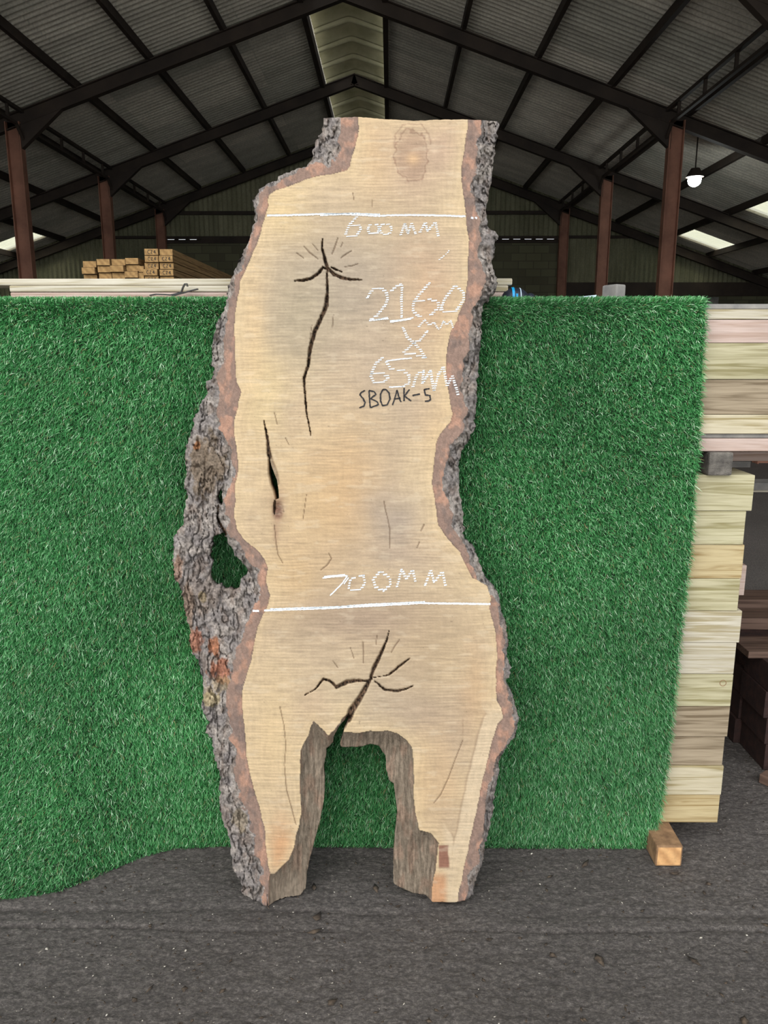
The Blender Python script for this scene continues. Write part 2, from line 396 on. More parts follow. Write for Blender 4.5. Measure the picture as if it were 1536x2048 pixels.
hr.append((ax[0]*.5+ax[1]*.5, ax[2]*.5+ax[3]*.5, q146(ay[0]*.5+ay[1]*.5), q146(ay[2]*.5+ay[3]*.5)))
p = RL_R2[0]; hr.append((p[0]-.1, p[0]+2.4, q146(p[1]-.1), q146(p[1]+1.0)))
ax = sorted(p[0] for p in RL_L); ay = sorted(p[1] for p in RL_L)
hl = [(ax[0]-.9, (ax[2]+ax[3])/2, q146(ay[0]*.5+ay[1]*.5), q146(ay[2]*.5+ay[3]*.5))]
print('ROOFLIGHTS', hr, hl)
V, Q = roof_mesh(cut(XR+.70, XRT, hr)); tag(link('ceiling', npmesh('ceiling', V, Q), M['roof'], smooth=True), kind='structure')
V, Q = roof_mesh(cut(XL, XR-.70, hl)); tag(link('ceiling', npmesh('ceiling', V, Q), M['roof'], smooth=True), kind='structure')
for i, h in enumerate(hr+hl):
    V, Q = roof_mesh([h]); V[:, 2] += .03
    tag(link('window_%d' % (i+1), npmesh('window', V, Q), M['rooflight'], smooth=True), kind='structure')
# ridge caps, one metre each, raised over the gap between the two slopes
def ridge_cap(y):
    L = 1.10; us = np.linspace(0, 1, 33); xs = np.concatenate([np.linspace(-.76, -.06, 9), np.linspace(-.03, .03, 3), np.linspace(.06, .76, 9)])
    us = np.linspace(0, 1, 81); U, X = np.meshgrid(us, xs)
    prof = .13*np.sin(np.pi*np.clip((U-.12)/.76, 0, 1))**.8+-.10*np.exp(-((U-.03)/.018)**2)-.07*np.exp(-((U-.10)/.016)**2)-.0*np.exp(-((U-.955)/.022)**2)
    Z = ZS+.16-SLOPE*np.sqrt(X**2+.07**2)+prof
    V = np.stack([XR+X, y+U*L, Z], -1).reshape(-1, 3); n, m_ = X.shape
    i = np.arange(n*m_).reshape(n, m_); Qq = np.stack([i[:-1, :-1], i[:-1, 1:], i[1:, 1:], i[1:, :-1]], -1).reshape(-1, 4)
    return V, Qq
y = 1.2; kv = 0; VV = []; QQ = []
while y < 24.4:
    V, Qq = ridge_cap(y); VV.append(V); QQ.append(Qq+kv); kv += len(V); y += 1.01
tn += 1; tag(link('trim_%d' % tn, npmesh('ridge_caps', np.concatenate(VV), np.concatenate(QQ)), M['ridge'], smooth=True), kind='structure')

# end wall: corrugated cladding over blockwork, rails, door header
YW = 24.62
wb_ = empty('wall_back', (0, YW, 0)); tag(wb_, kind='structure')
def clad(xa, xb, zbot, name='cladding'):
    n = int(round((xb-xa)/.146*8)); xs = np.linspace(xa, xb, n+1); yy = .026*np.cos(2*np.pi*xs/.146)
    zt = np.array([roofz(x, ZS+.02) for x in xs])
    A = np.stack([xs, yy, np.full_like(xs, zbot)], -1); B = np.stack([xs, yy, zt], -1)
    i = np.arange(n); Qq = np.stack([i, i+1, i+1+n+1, i+n+1], -1)
    link(name, npmesh(name, np.concatenate([A, B]), Qq), M['clad'], wb_, True)
PL, PR = XR-HALF, XR+HALF
ZBEAM = zat(478, 24.4)
clad(PL, PR, ZBEAM+.03); clad(XL, PL, .0); clad(PR, XRT, zat(566, 24.4))
bm = bmesh.new(); box(bm, (PL, -.05, 0), (PR, .2, ZBEAM-.06)); bmobj('blockwork', bm, M['block'], wb_)
bm = bmesh.new(); box(bm, (PR, -.02, 0), (XRT, .2, zat(590, 24.4))); bmobj('blockwork', bm, M['block'], wb_)
bm = bmesh.new(); box(bm, (PR+.1, -.22, zat(592, 24.4)), (XRT-.1, -.06, zat(565, 24.4))); bmobj('door_header', bm, M['steel_dark'], wb_)
for (a, b_) in ((1250, 1292), (1380, 1440)):
    bm = bmesh.new(); box(bm, (xat(a, 600, 24.4), -.12, 0), (xat(b_, 600, 24.4), -.03, zat(594, 24.4))); bmobj('door_leaf', bm, M['greyw2'], wb_)
bm = bmesh.new(); box(bm, (PL, -.12, ZBEAM+.02), (PR, -.03, ZBEAM+.10)); box(bm, (PL, -.12, ZBEAM-.10), (PR, -.03, ZBEAM-.03))
box(bm, (PL+1.1, -.11, ZBEAM-.035), (PR-3.3, -.04, ZBEAM+.025))
for (a, b_) in ((PL, PL+1.1), (PR-3.3, PR)):
    box(bm, (a, -.11, ZBEAM-.035), (b_, -.04, ZBEAM+.004)); x = a
    while x < b_: box(bm, (x, -.11, ZBEAM-.015), (x+.12, -.04, ZBEAM+.025)); x += .34
bmobj('rail', bm, M['steel_dark'], wb_)
zr = zat(424, 24.4); hw = (ZS-.3-zr)/SLOPE
bm = bmesh.new(); box(bm, (XR-hw, -.12, zr-.05), (XR+hw, -.03, zr+.05)); bmobj('rail', bm, M['steel_dark'], wb_)
zr = zat(473, 24.4)
for (a, b_) in ((PR, XR+(ZS-.3-zr)/SLOPE), (XR-(ZS-.3-zr)/SLOPE, PL)):
    bm = bmesh.new(); box(bm, (a, -.12, zr-.04), (b_, -.03, zr+.04)); bmobj('rail', bm, M['steel_dark'], wb_)
for side, x in (('left', XL), ('right', XRT)):
    bm = bmesh.new(); box(bm, (x-.1, 1.2, 0), (x+.1, YW, roofz(x, ZS)+.05)); tag(bmobj('wall_'+side, bm, M['block']), kind='structure')
# hanging flood lamp
LY = 16.0; lp = on_y(1389, 360, LY)
lr = empty('flood_lamp', tuple(lp)); tag(lr, 'bright white flood lamp hanging below the shed roof at right', 'lamp')
bm = bmesh.new(); bmesh.ops.create_cone(bm, cap_ends=True, segments=24, radius1=.17, radius2=.08, depth=.16); bmesh.ops.translate(bm, verts=bm.verts, vec=(0, 0, .13)); bmobj('lamp_housing', bm, M['steel_dark'], lr)
bm = bmesh.new(); bmesh.ops.create_uvsphere(bm, u_segments=24, v_segments=12, radius=.125); bmobj('bulb', bm, M['glow'], lr, True)
hz = roofz(lp[0], ZS)-lp[2]
bm = bmesh.new(); box(bm, (-.01, -.01, .2), (.01, .01, hz)); bmobj('hanger', bm, M['steel_dark'], lr)

# ------------------------------------------------------------------ far timber pile on its wrapped packs
DY = 5.7
ends = []
for r in range(5):
    y0 = 497+13.6*r
    ends.append((290-(2 if r in (2, 3) else 0), y0, 317-(1 if r in (2, 3) else 0), y0+13.6, 1)); ends.append((319, y0+.3, 345+(1.5 if r else 0), y0+13.6, 1))
for (a, t, b_) in ((165, 521, 192), (197, 518, 222), (223, 517.5, 250), (251, 515, 277), (277.5, 531, 288.5)):
    k = t
    while k < 562: ends.append((a+random.uniform(-1, 1), k, b_+random.uniform(-1, .5), k+13.4, 0)); k += 13.6
ZP = zat(565, DY)
nend = 0
for i, (a, t, b_, bt, rt) in enumerate(ends):
    p0 = on_y(a, bt, DY); p1 = on_y(b_-.6, t+.7, DY)
    z0, z1 = float(p0[2]), float(p1[2])
    if z0 < ZP: z0 = ZP+.001
    if z1-z0 < .012: continue
    yo = random.uniform(-.03, .03); L = 3.7 if rt else 2.4
    o = empty('timber_beam', (float(p0[0]), DY+yo, z0)); wd = float(p1[0]-p0[0])
    bm = bmesh.new(); box(bm, (0, 0, 0), (wd, L, z1-z0), .0015, 0, (1, 1)); bmobj('beam', bm, [M['far'], M['far_end']], o)
    if rt and i % 2 == 0 or (rt and i in (3, 5, 7)):
        bm = bmesh.new(); s = .010; cx = wd*.3; cz = (z1-z0)*.5
        G = {'C': [(1, 1, 0, 1.2), (0, 1.2, -.6, 0), (-.6, 0, 0, -1.2), (0, -1.2, 1, -1)], '2': [(-.5, 1, .5, 1), (.5, 1, -.5, -1), (-.5, -1, .6, -1)], '4': [(.3, -1.2, .3, 1.2), (.3, 1.2, -.6, -.3), (-.6, -.3, .7, -.3)]}
        for k, ch in enumerate('C24'):
            for (x0_, y0_, x1_, y1_) in G[ch]:
                ox = cx+k*.022
                pa = Vector((ox+x0_*s, -.0012, cz+y0_*s)); pb = Vector((ox+x1_*s, -.0012, cz+y1_*s)); bar(bm, pa, pb, .001, .003)
        bmobj('grade_stamp', bm, M['ink'], o)
    if rt: lab = 'timber beam in the tall stamped stack behind the turf, %s column, row %d down' % ('left' if a < 318 else 'right', int((t-497)/13.5)+1)
    else: lab = 'timber beam in the low unstamped stack, %s column, row %d down' % ({165: 'first left', 197: 'second', 223: 'third', 251: 'fourth', 278: 'fifth narrow'}[min((165, 197, 223, 251, 278), key=lambda q: abs(q-a))], int((t-514)/13.6)+1)
    tag(o, lab, 'timber', 'timber beams piled in the shed behind the turf')
xa_, xb_ = xat(160, 560, DY), xat(352, 560, DY)
def wrapped(xa, xb, ya, yb, za, zb, lab):
    o = empty('wrapped_timber_pack', ((xa+xb)/2, (ya+yb)/2, za)); hx, hy = (xb-xa)/2, (yb-ya)/2
    bm = bmesh.new(); box(bm, (-hx, -hy, .09), (hx, hy, zb-za-.002), .02); bmobj('wrapping', bm, M['wrap'], o, True)
    for k in (-.6, .6):
        bm = bmesh.new(); box(bm, (-hx, hy*k-.04, 0), (hx, hy*k+.04, .09), .003); bmobj('bearer', bm, M['bearer'], o)
    tag(o, lab, 'timber pack')
wrapped(xa_-.05, xb_+.05, DY-.02, DY+3.7, 0, 1.0, 'lower grey wrapped pack under the far timber beams')
wrapped(xa_-.05, xb_+.05, DY-.02, DY+3.7, 1.0, ZP, 'upper grey wrapped pack right under the far timber beams')

# ------------------------------------------------------------------ front timber packs
YF = 2.225; XLE = -1.75
def plank(name, x0, x1, z0, z1, y0, dep, mat, label, group, cat='timber plank', endm=None, bev=.002):
    o = empty(name, (x0, y0, z0))
    bm = bmesh.new(); box(bm, (0, 0, 0), (x1-x0, dep, z1-z0), bev, 0, (0, 1) if endm else None)
    ob = bmobj('board', bm, [mat, endm] if endm else mat); 
    # a plain one-piece plank: keep it as one mesh
    bpy.data.objects.remove(o); ob.name = name; ob.location = (x0, y0, z0)
    tag(ob, label, cat, group); return ob
G1 = 'planks of the lower pale timber pack'; G2 = 'boards of the upper timber pack'
lows = [(950, 1022, 1507, 'green', 'longest top plank of the lower pack, sticking out right below the grey block'),
        (1022, 1090, 1490, 'green', 'lower pack plank with a small knot, just under the longest top plank'),
        (1090, 1158, 1487, 'yellow', 'warm yellow plank third from the top of the lower pack'),
        (1158, 1222, 1478, 'green', 'straight grained plank beside the pinkish rear end, fourth in the lower pack'),
        (1222, 1286, 1482, 'white', 'palest plank of the lower pack, fifth from the top'),
        (1286, 1349, 1471, 'white', 'pale plank sixth from the top of the lower pack'),
        (1349, 1413, 1464, 'green', 'lower pack plank with a round ringed knot near its end'),
        (1413, 1474, 1458, 'tan', 'brown streaked plank eighth from the top of the lower pack'),
        (1474, 1532, 1448, 'tan', 'plain brownish plank third from the bottom of the lower pack'),
        (1532, 1590, 1445, 'cream', 'striped pale plank second from the bottom of the lower pack'),
        (1590, 1646, 1438, 'yellow', 'bottom plank of the lower pack resting on the floor bearer')]
for i, (a, b_, xr, mt, lab) in enumerate(lows):
    z1, z0 = zat(a, YF, 1440), zat(b_, YF, 1440); x1 = xat(xr, (a+b_)/2, YF)
    plank('timber_plank', XLE, x1, z0+.0006, z1-.0006, YF+(i % 3)*.0015, .145, M[mt], lab, G1)
    xs = x1-.03-(.02 if i % 2 else 0)
    if i == 3: xs = xat(1489, 1180, YF+.15)
    plank('timber_plank', XLE+.05, xs, z0+.0006, z1-.0006, YF+.15, .145, M['pink' if i == 3 else mt], ('pinkish rear plank poking out behind the fourth plank' if i == 3 else 'hidden rear plank directly behind the '+lab.split(' of ')[0].replace('lower pack ', '')[:40]), 'rear planks of the lower pack')
bm_ = bmesh.new()
# ringed knot on the seventh plank
kp = on_y(1446, 1366, YF); o = [q for q in bpy.data.objects if q.get('label', '').startswith('lower pack plank with a round')][0]
for i in range(40):
    a0, a1 = 2*math.pi*i/40, 2*math.pi*(i+1)/40; r0, r1 = .0085, .0105
    q = [bm_.verts.new((kp[0]-o.location.x+r*math.cos(a), -.0006, kp[2]-o.location.z+r*math.sin(a))) for r, a in ((r0, a0), (r1, a0), (r1, a1), (r0, a1))]
    bm_.faces.new(q)
kr = bmesh.ops.extrude_face_region(bm_, geom=bm_.faces[:]); bmesh.ops.translate(bm_, verts=[v for v in kr['geom'] if isinstance(v, bmesh.types.BMVert)], vec=(0, .001, 0))
kn_ = bmobj('knot_ring', bm_, M['bearer'], o)
ZL = zat(950, YF, 1440); ZL0 = zat(1646, YF, 1440)
# bearers under and between packs
def bearer(px0, px1, zb, zt, yf, label, mat, endm):
    x0, x1 = px0, px1
    bm = bmesh.new(); box(bm, (0, 0, 0), (x1-x0, .46, zt-zb), .005, 0, (1, 1)); ob = bmobj('timber_bearer', bm, [mat, endm]); ob.location = (x0, yf, zb)
    tag(ob, label, 'timber bearer')
YB1 = float(on_floor(1338, 1733)[1])
bearer(xat(1313, 1700, YB1), xat(1366, 1700, YB1), .0, ZL0-.001, YB1, 'square bearer on the floor with orange end grain by the turf corner', M['bearer'], M['bearer_end'])
bearer(-1.2, -1.1, .0, ZL0-.001, YF+.02, 'floor bearer hidden behind the turf at left', M['bearer'], M['bearer_end'])
ZU = zat(903, YF, 1440)
YB2 = 2.165
z_b2 = ZL-.0; 
bearer(xat(1431, 930, YB2), xat(1480, 930, YB2), ZL+.0005, ZU-.001, YF-.015, 'rough grey weathered block between the two timber packs', M['greyw'], M['greyw'])
bearer(-1.2, -1.1, ZL+.0005, ZU-.001, YF+.02, 'grey bearer between the packs hidden behind the turf', M['greyw'], M['greyw'])
ups = [(607, 618, 'greyw2', .012, 'thin grey edged board on top of the upper pack at right'),
       (618, 639, 'white', .0, 'narrow cream board second from the top of the upper pack'),
       (639, 686, 'pink', .002, 'wide pinkish board near the top of the upper pack'),
       (686, 759, 'green', .0, 'greenish pale board with wavy grain in the upper pack'),
       (759, 829, 'tan', .003, 'brown stained board in the middle of the upper pack'),
       (829, 868, 'cream', .0, 'cream green board below the brown stained board'),
       (868, 877, 'greyw2', .010, 'thin grey strip board above the bottom pink board'),
       (877, 903, 'pink', .0, 'pink bottom board of the upper pack above the grey block')]
for i, (a, b_, mt, yo, lab) in enumerate(ups):
    z1, z0 = zat(a, YF, 1470), zat(b_, YF, 1470)
    plank('timber_board', XLE, 2.1-.05*(i % 3), z0+.0006, z1-.0006, YF+yo, .15, M[mt], lab, G2)
    plank('timber_board', XLE, 2.05, z0+.0006, z1-.0006, YF+.17, .15, M[mt], 'rear board behind the '+' '.join(lab.split()[:4]), 'rear boards of the upper pack')
ZTOP = zat(607, YF, 1470)
# shelf-like timbers seen to the right under the upper pack
def rb(px0, py0, px1, py1, Y, dep, mat, lab, ext=0.0):
    a = on_y(px0, py1, Y); b_ = on_y(px1, py0, Y)
    if px1 > 1600: b_ = (2.32, 0, b_[2])
    return plank('timber_rail', float(a[0])-ext, float(b_[0]), float(a[2]), float(b_[2]), Y, dep, mat, lab, 'rails behind the grey block')
rb(1470, 904, 1640, 922, 2.60, .05, M['pink'], 'pale pinkish rail just behind the grey block', .6)
rb(1470, 922.5, 1502, 935, 2.66, .06, M['greyw2'], 'short grey piece under the pinkish rail', .5)
rb(1495, 966, 1640, 981, 2.9, .09, M['greyw2'], 'grey steel rail with a white edge right of the lower pack', .3)
rb(1495, 982, 1640, 984.5, 2.88, .019, M['white'], 'thin white edge strip under the grey steel rail', .3)
# stand that carries those rails (mostly out of view)
for (xx, lab) in ((2.24, 'dark post at the far right end of the rails'), (1.0, 'dark post behind the lower pack')):
    bm = bmesh.new(); box(bm, (0, 0, 0), (.06, .35, 1.33), .003); ob = bmobj('rail_post', bm, M['steel_dark']); ob.location = (xx, 2.69, 0); tag(ob, lab, 'post')
# dark sleepers at right
SX = float(on_floor(1513, 1540)[0]); SY = float(on_floor(1513, 1540)[1]); SZ = zat(1330, SY, 1518); rows = 4
for c in range(3):
    for r in range(rows):
        z0 = SZ*r/rows; z1 = SZ*(r+1)/rows
        plank('railway_sleeper', SX+random.uniform(-.012, .02)+(.0 if r else .01), SX+.74, z0+.001, z1-.001, SY+c*.205, .2, M['sleeper_dark'],
              'dark sleeper in the %s column, %s layer' % (('front', 'middle', 'rear')[c], ('floor', 'second', 'third', 'top')[r]), 'dark brown sleepers stacked at right', 'sleeper')
plank('worn_plank', xat(1498, 1325, SY+.05), SX+.72, SZ+.001, SZ+.028, SY+.06, .16, M['sleeper_top'], 'worn brown plank on top of the sleepers, nearest', 'brown planks on the sleepers')
plank('worn_plank', SX-.08, SX+.72, SZ+.001, SZ+.05, SY+.36, .12, M['sleeper_top'], 'worn brown plank on the sleepers, middle one', 'brown planks on the sleepers')
plank('worn_plank', SX-.10, SX+.72, SZ+.001, SZ+.085, SY+.50, .14, M['sleeper_top'], 'worn brown plank on the sleepers, rear and tallest', 'brown planks on the sleepers')
fp = on_floor(1517, 1565)
bm = bmesh.new(); box(bm, (0, 0, 0), (.9, .05, .035), .003); box(bm, (.02, .052, 0), (.9, .09, .03), .003); ob = bmobj('floor_plank', bm, M['sleeper_top']); ob.location = (float(fp[0]), float(fp[1]), 0); ob.rotation_euler = (0, 0, -.9)
tag(ob, 'short brown plank lying on the floor at the right edge', 'timber plank')

# things on top of the front pack
tb = [(ZTOP, .018, xat(20, 590, 2.30)), (ZTOP+.0185, .018, xat(20, 590, 2.30)), (ZTOP+.037, .018, xat(18, 573, 2.30)), (ZTOP+.0555, .019, -1.6)]
XT1 = xat(1025, 575, 2.30)
for i, (z0, h, x0) in enumerate(tb):
    plank('deck_board', x0, XT1+(.0, -.01, -.012, .0)[i], z0+.0004, z0+h, 2.30+(.0, .002, .0, .004)[i], .12, M['pink' if i < 2 else 'white'],
          ('bottom pinkish deck board on the pack', 'second pinkish deck board on the pack', 'pale deck board with rounded end below the top one', 'top pale deck board reaching the left edge')[i], 'deck boards lying behind the turf edge', 'deck board', bev=.004)
def tube_strip(name, pts, wd, th, mat, label, cat):
    bm = bmesh.new(); P = [Vector(p) for p in pts]; rings = []
    for i, p in enumerate(P):
        d = (P[min(i+1, len(P)-1)]-P[max(i-1, 0)]).normalized(); nrm = Vector((0, 1, 0)); up = d.cross(nrm).normalized()
        rings.append([bm.verts.new(p+nrm*a+up*b) for a, b in ((-wd/2, -th/2), (wd/2, -th/2), (wd/2, th/2), (-wd/2, th/2))])
    for a, b in zip(rings[:-1], rings[1:]):
        for k in range(4): bm.faces.new((a[k], a[(k+1) % 4], b[(k+1) % 4], b[k]))
    bm.faces.new(rings[0]); bm.faces.new(rings[-1][::-1]); o = bmobj(name, bm, mat); tag(o, label, cat); return o
sp_ = [(300, 591), (312, 588.5), (328, 589), (342, 590), (355, 587), (363, 584), (366, 575), (370, 568), (374, 567.5), (375, 573)]
tube_strip('packing_strap', [tuple(on_y(a, b_, 2.275)) for a, b_ in sp_], .012, .003, M['black'], 'curled black packing strap on the deck boards by the turf', 'strap')
tube_strip('packing_strap', [tuple(on_y(a, b_, 2.272)) for a, b_ in [(345, 592), (358, 588), (370, 585), (384, 581), (396, 578)]], .012, .003, M['black'], 'straight black strap end lying right beside the curled one', 'strap')
# dark block on top at right, navy tool, pale card
zb0 = ZTOP
p = on_y(1228, 597, 2.29)
bm = bmesh.new(); box(bm, (-.026, 0, 0), (.026, .07, zat(568, 2.29)-zb0), .006); bmesh.ops.rotate(bm, verts=bm.verts, cent=(0, 0, 0), matrix=Matrix.Rotation(.5, 3, 'Z'))
for v in bm.verts: v.co.x *= .75
ob = bmobj('wooden_block', bm, M['greyw2']); ob.location = (float(p[0])+.022, 2.30, zb0); tag(ob, 'small rough grey wooden block standing on the pack behind the turf', 'block')
tx0, tx1 = xat(1006, 585, 2.27), xat(1078, 585, 2.27); tl = tx1-tx0; tz = zat(573, 2.27)-zb0
tr_ = empty('power_tool', ((tx0+tx1)/2, 2.315, zb0)); tag(tr_, 'dark navy rounded power tool with bright cyan stripes behind the turf', 'power tool')
def ell(bm, c, r, seg=24):
    rr = bmesh.ops.create_uvsphere(bm, u_segments=seg, v_segments=14, radius=1.0)
    for v in rr['verts']: v.co = Vector((c[0]+v.co.x*r[0], c[1]+v.co.y*r[1], max(c[2]+v.co.z*r[2], .0005)))
bm = bmesh.new(); ell(bm, (-.012, 0, tz*.35), (tl*.42, .035, tz*.65)); ob = bmobj('tool_body', bm, M['navy'], tr_, True)
bm = bmesh.new(); ell(bm, (tl*.34, 0, tz*.28), (tl*.16, .024, tz*.42)); bmobj('tool_nose', bm, M['navy'], tr_, True)
def ring_(xc, hw_, mat, name, k=1.03):
    bm = bmesh.new(); n = 28; R0 = []
    for xx in (xc-hw_, xc+hw_):
        t = max(0.0, 1-((xx+.012)/(tl*.42))**2)**.5*k
        R0.append([bm.verts.new((xx, .035*t*math.cos(2*math.pi*i/n), max(tz*.35+tz*.65*t*math.sin(2*math.pi*i/n), .001))) for i in range(n)])
    for i in range(n): bm.faces.new((R0[0][i], R0[0][(i+1) % n], R0[1][(i+1) % n], R0[1][i]))
    bm.faces.new(R0[0][::-1]); bm.faces.new(R0[1]); bmobj(name, bm, mat, tr_)
xq = lambda px: xat(px, 585, 2.27)-(tx0+tx1)/2
ring_(xq(1029), .0035, M['cyan'], 'cyan_stripe', 1.05); ring_(xq(1044), .0013, M['paleblue'], 'thin_stripe', 1.05)
bm = bmesh.new(); box(bm, (xq(1033), -.038, tz*.35), (xq(1037.5), -.03, tz*.62), .001); bmobj('cyan_badge', bm, M['cyan'], tr_)
p = on_y(1150, 597, 2.30)
bm = bmesh.new(); n = 10
a_, b__ = xat(1140, 594, 2.29), xat(1192, 594, 2.29)
vs = []
for i in range(n+1):
    t = i/n; zc = (zat(596, 2.29)*(1-t)+zat(590.5, 2.29)*t)-ZTOP
    for (yy, zz) in ((0, 0), (.09, 0), (.09, zc), (0, zc)): vs.append(bm.verts.new(((b__-a_)*t, yy, zz)))
for i in range(n):
    for k in range(4): bm.faces.new((vs[i*4+k], vs[i*4+(k+1) % 4], vs[i*4+4+(k+1) % 4], vs[i*4+4+k]))
bm.faces.new(vs[:4]); bm.faces.new(vs[-4:][::-1])
ob = bmobj('folded_sheet', bm, M['paleblue']); ob.location = (a_, 2.285, ZTOP+.0005); tag(ob, 'pale blue white folded sheet lying just behind the turf top', 'sheet')

# ------------------------------------------------------------------ artificial turf
YT = 2.197; ZTT = ZTOP+.004
re = [(1420, 600), (1418, 640), (1412, 760), (1405, 900), (1398, 960), (1388, 1100), (1372, 1230), (1356, 1400), (1340, 1540), (1325, 1640), (1308, 1695)]
REZ = np.array([zat(b_, YT, a) for a, b_ in re]); REX = np.array([xat(a, b_, YT) for a, b_ in re])-.012
REX = REX[::-1]; REZ = REZ[::-1]
be = [(-500, 1800), (-100, 1808), (0, 1800), (120, 1784), (200, 1750), (280, 1715), (345, 1697), (430, 1690), (700, 1692), (1400, 1690)]
bq = on_floor(np.array([q[0] for q in be]), np.array([q[1] for q in be])); BEX, BEY = bq[:, 0], np.minimum(bq[:, 1], YT)
XTL = -1.62
def turf_surf(u, t):
    """u in 0..1 across, t: height (0 floor .. H wall top .. H+ over the top)"""
    H = ZTT-.012
    z = np.clip(t, 0, H)
    over = np.clip(t-H, 0, 1)
    R = .014; th = np.clip(over/R, 0, math.pi/2); back = np.clip(over-R*math.pi/2, 0, 1)
    xr = np.interp(z, REZ, REX)
    x = XTL+u*(xr-XTL)
    yb = np.interp(x, BEX, BEY)
    f = np.clip(1-z/H, 0, 1)**2.2
    wob = .008*(fbm(x*2.0, z*2.0, 31, 2)-.5)*smooth(0, .3, ZTT-z)
    y = YT-(YT-yb)*f+wob-np.abs(wob)*0
    y = np.minimum(y, YT+.004)
    yy = y+R*(1-np.cos(th))+back; zz = z+R*np.sin(th)
    # outward normal, approximated
    n = np.stack([np.zeros_like(x), -np.cos(th), np.sin(th)], -1)
    sl = (YT-yb)*2.2/H*np.clip(1-z/H, 0, 1)**1.2
    n[..., 2] += sl*np.cos(th)
    n /= np.linalg.norm(n, axis=-1, keepdims=True)
    return np.stack([x, yy, np.maximum(zz, .003)], -1), n
HT = ZTT-.012+.014*math.pi/2+.05
tr = empty('artificial_turf', (0, YT, 0)); tag(tr, 'sheet of green artificial grass hung over the timber packs and curling onto the floor', 'artificial grass')
def turf_back():
    nu, nv = 90, 150
    U, T = np.meshgrid(np.linspace(0, 1, nu), np.concatenate([np.linspace(0, ZTT-.012, nv-14), ZTT-.012+np.linspace(.002, .072, 14)]))
    P, Nn = turf_surf(U, T); B = P-Nn*.006
    P[..., 1] -= YT; B[..., 1] -= YT; B[..., 2] = np.maximum(B[..., 2], .001)
    V = np.concatenate([P.reshape(-1, 3), B.reshape(-1, 3)]); i = np.arange(nu*nv).reshape(nv, nu); k = nu*nv
    q = np.stack([i[:-1, :-1], i[:-1, 1:], i[1:, 1:], i[1:, :-1]], -1).reshape(-1, 4)
    Q = [q, q[:, ::-1]+k]
    for e in (i[0, :], i[-1, :], i[:, 0], i[:, -1]): Q.append(np.stack([e[:-1], e[:-1]+k, e[1:]+k, e[1:]], -1))
    link('backing', npmesh('backing', V, np.concatenate(Q)), M['turf_back'], tr, True)
turf_back()
def turf_blades(n):
    R = np.random.RandomState(5)
    ux = XTL+R.rand(n)*(.95-XTL); T = R.rand(n)*HT
    # keep density even: choose u from x
    z = np.clip(T, 0, ZTT-.012); xr = np.interp(z, REZ, REX); keep = ux < xr
    ux, T, xr = ux[keep], T[keep], xr[keep]; n = len(ux)
    # tufted rows
    U = (ux-XTL)/(xr-XTL)
    P, Nn = turf_surf(U, T)
    nap = fbm(ux*1.5, T*1.5, 41, 3); nap2 = fbm(ux*1.5+9, T*1.5+4, 51, 3)
    side = (nap2-.5)*2.4; down = -.25-(nap-.5)*1.6
    topn = smooth(ZTT-.08, ZTT-.01, T)
    right = smooth(.03, .0, xr-ux)
    bot = smooth(.04, .0, T)
    g = R.randn(n, 3)*np.array([.55, .25, .55])
    D = Nn*1.15+g
    D[:, 0] += side*.45+right*.8+topn*.35; D[:, 2] += down*.6*(1-topn)*(1-bot)+topn*.5-bot*.1
    D /= np.linalg.norm(D, axis=1, keepdims=True)
    ln = (.013+.011*R.rand(n))*(1-.3*(R.rand(n) > .8))
    ln *= 1-.35*bot
    wd = .00065+.0004*R.rand(n)
    Rv = R.randn(n, 3); sd = np.cross(D, Rv); sd /= np.linalg.norm(sd, axis=1, keepdims=True)+1e-9
    droop = np.stack([R.randn(n)*.25, R.randn(n)*.1, -.35-.2*R.rand(n)], -1)*ln[:, None]*.6
    droop[:, 2] *= (1-bot)
    P[:, 1] -= YT
    a = P-sd*wd[:, None]; b = P+sd*wd[:, None]; m_ = P+D*ln[:, None]*.55
    c = m_+sd*wd[:, None]*.9; d = m_-sd*wd[:, None]*.9; e = P+D*ln[:, None]+droop
    V = np.stack([a, b, c, d, e], 1).reshape(-1, 3)
    V[:, 2] = np.maximum(V[:, 2], .001)
    i = np.arange(n)*5
    Q = np.stack([i, i+1, i+2, i+3], -1); Tt = np.stack([i+3, i+2, i+4], -1)
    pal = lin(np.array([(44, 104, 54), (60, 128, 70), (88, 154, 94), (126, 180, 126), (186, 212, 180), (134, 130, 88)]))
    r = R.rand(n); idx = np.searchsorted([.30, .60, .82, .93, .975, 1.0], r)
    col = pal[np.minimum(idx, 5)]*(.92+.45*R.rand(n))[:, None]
    patch = .97+.8*(fbm(ux*2.0, T*2.0, 61, 3)-.5)+.22*np.exp(-((ux+.72)/.3)**2-((T-.35)/.3)**2)  # random mottling, plus the light falling at lower left painted into the blades
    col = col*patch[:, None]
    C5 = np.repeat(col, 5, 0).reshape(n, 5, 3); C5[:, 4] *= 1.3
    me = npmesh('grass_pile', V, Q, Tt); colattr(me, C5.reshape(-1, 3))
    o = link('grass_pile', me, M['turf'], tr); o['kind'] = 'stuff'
turf_blades(700000)

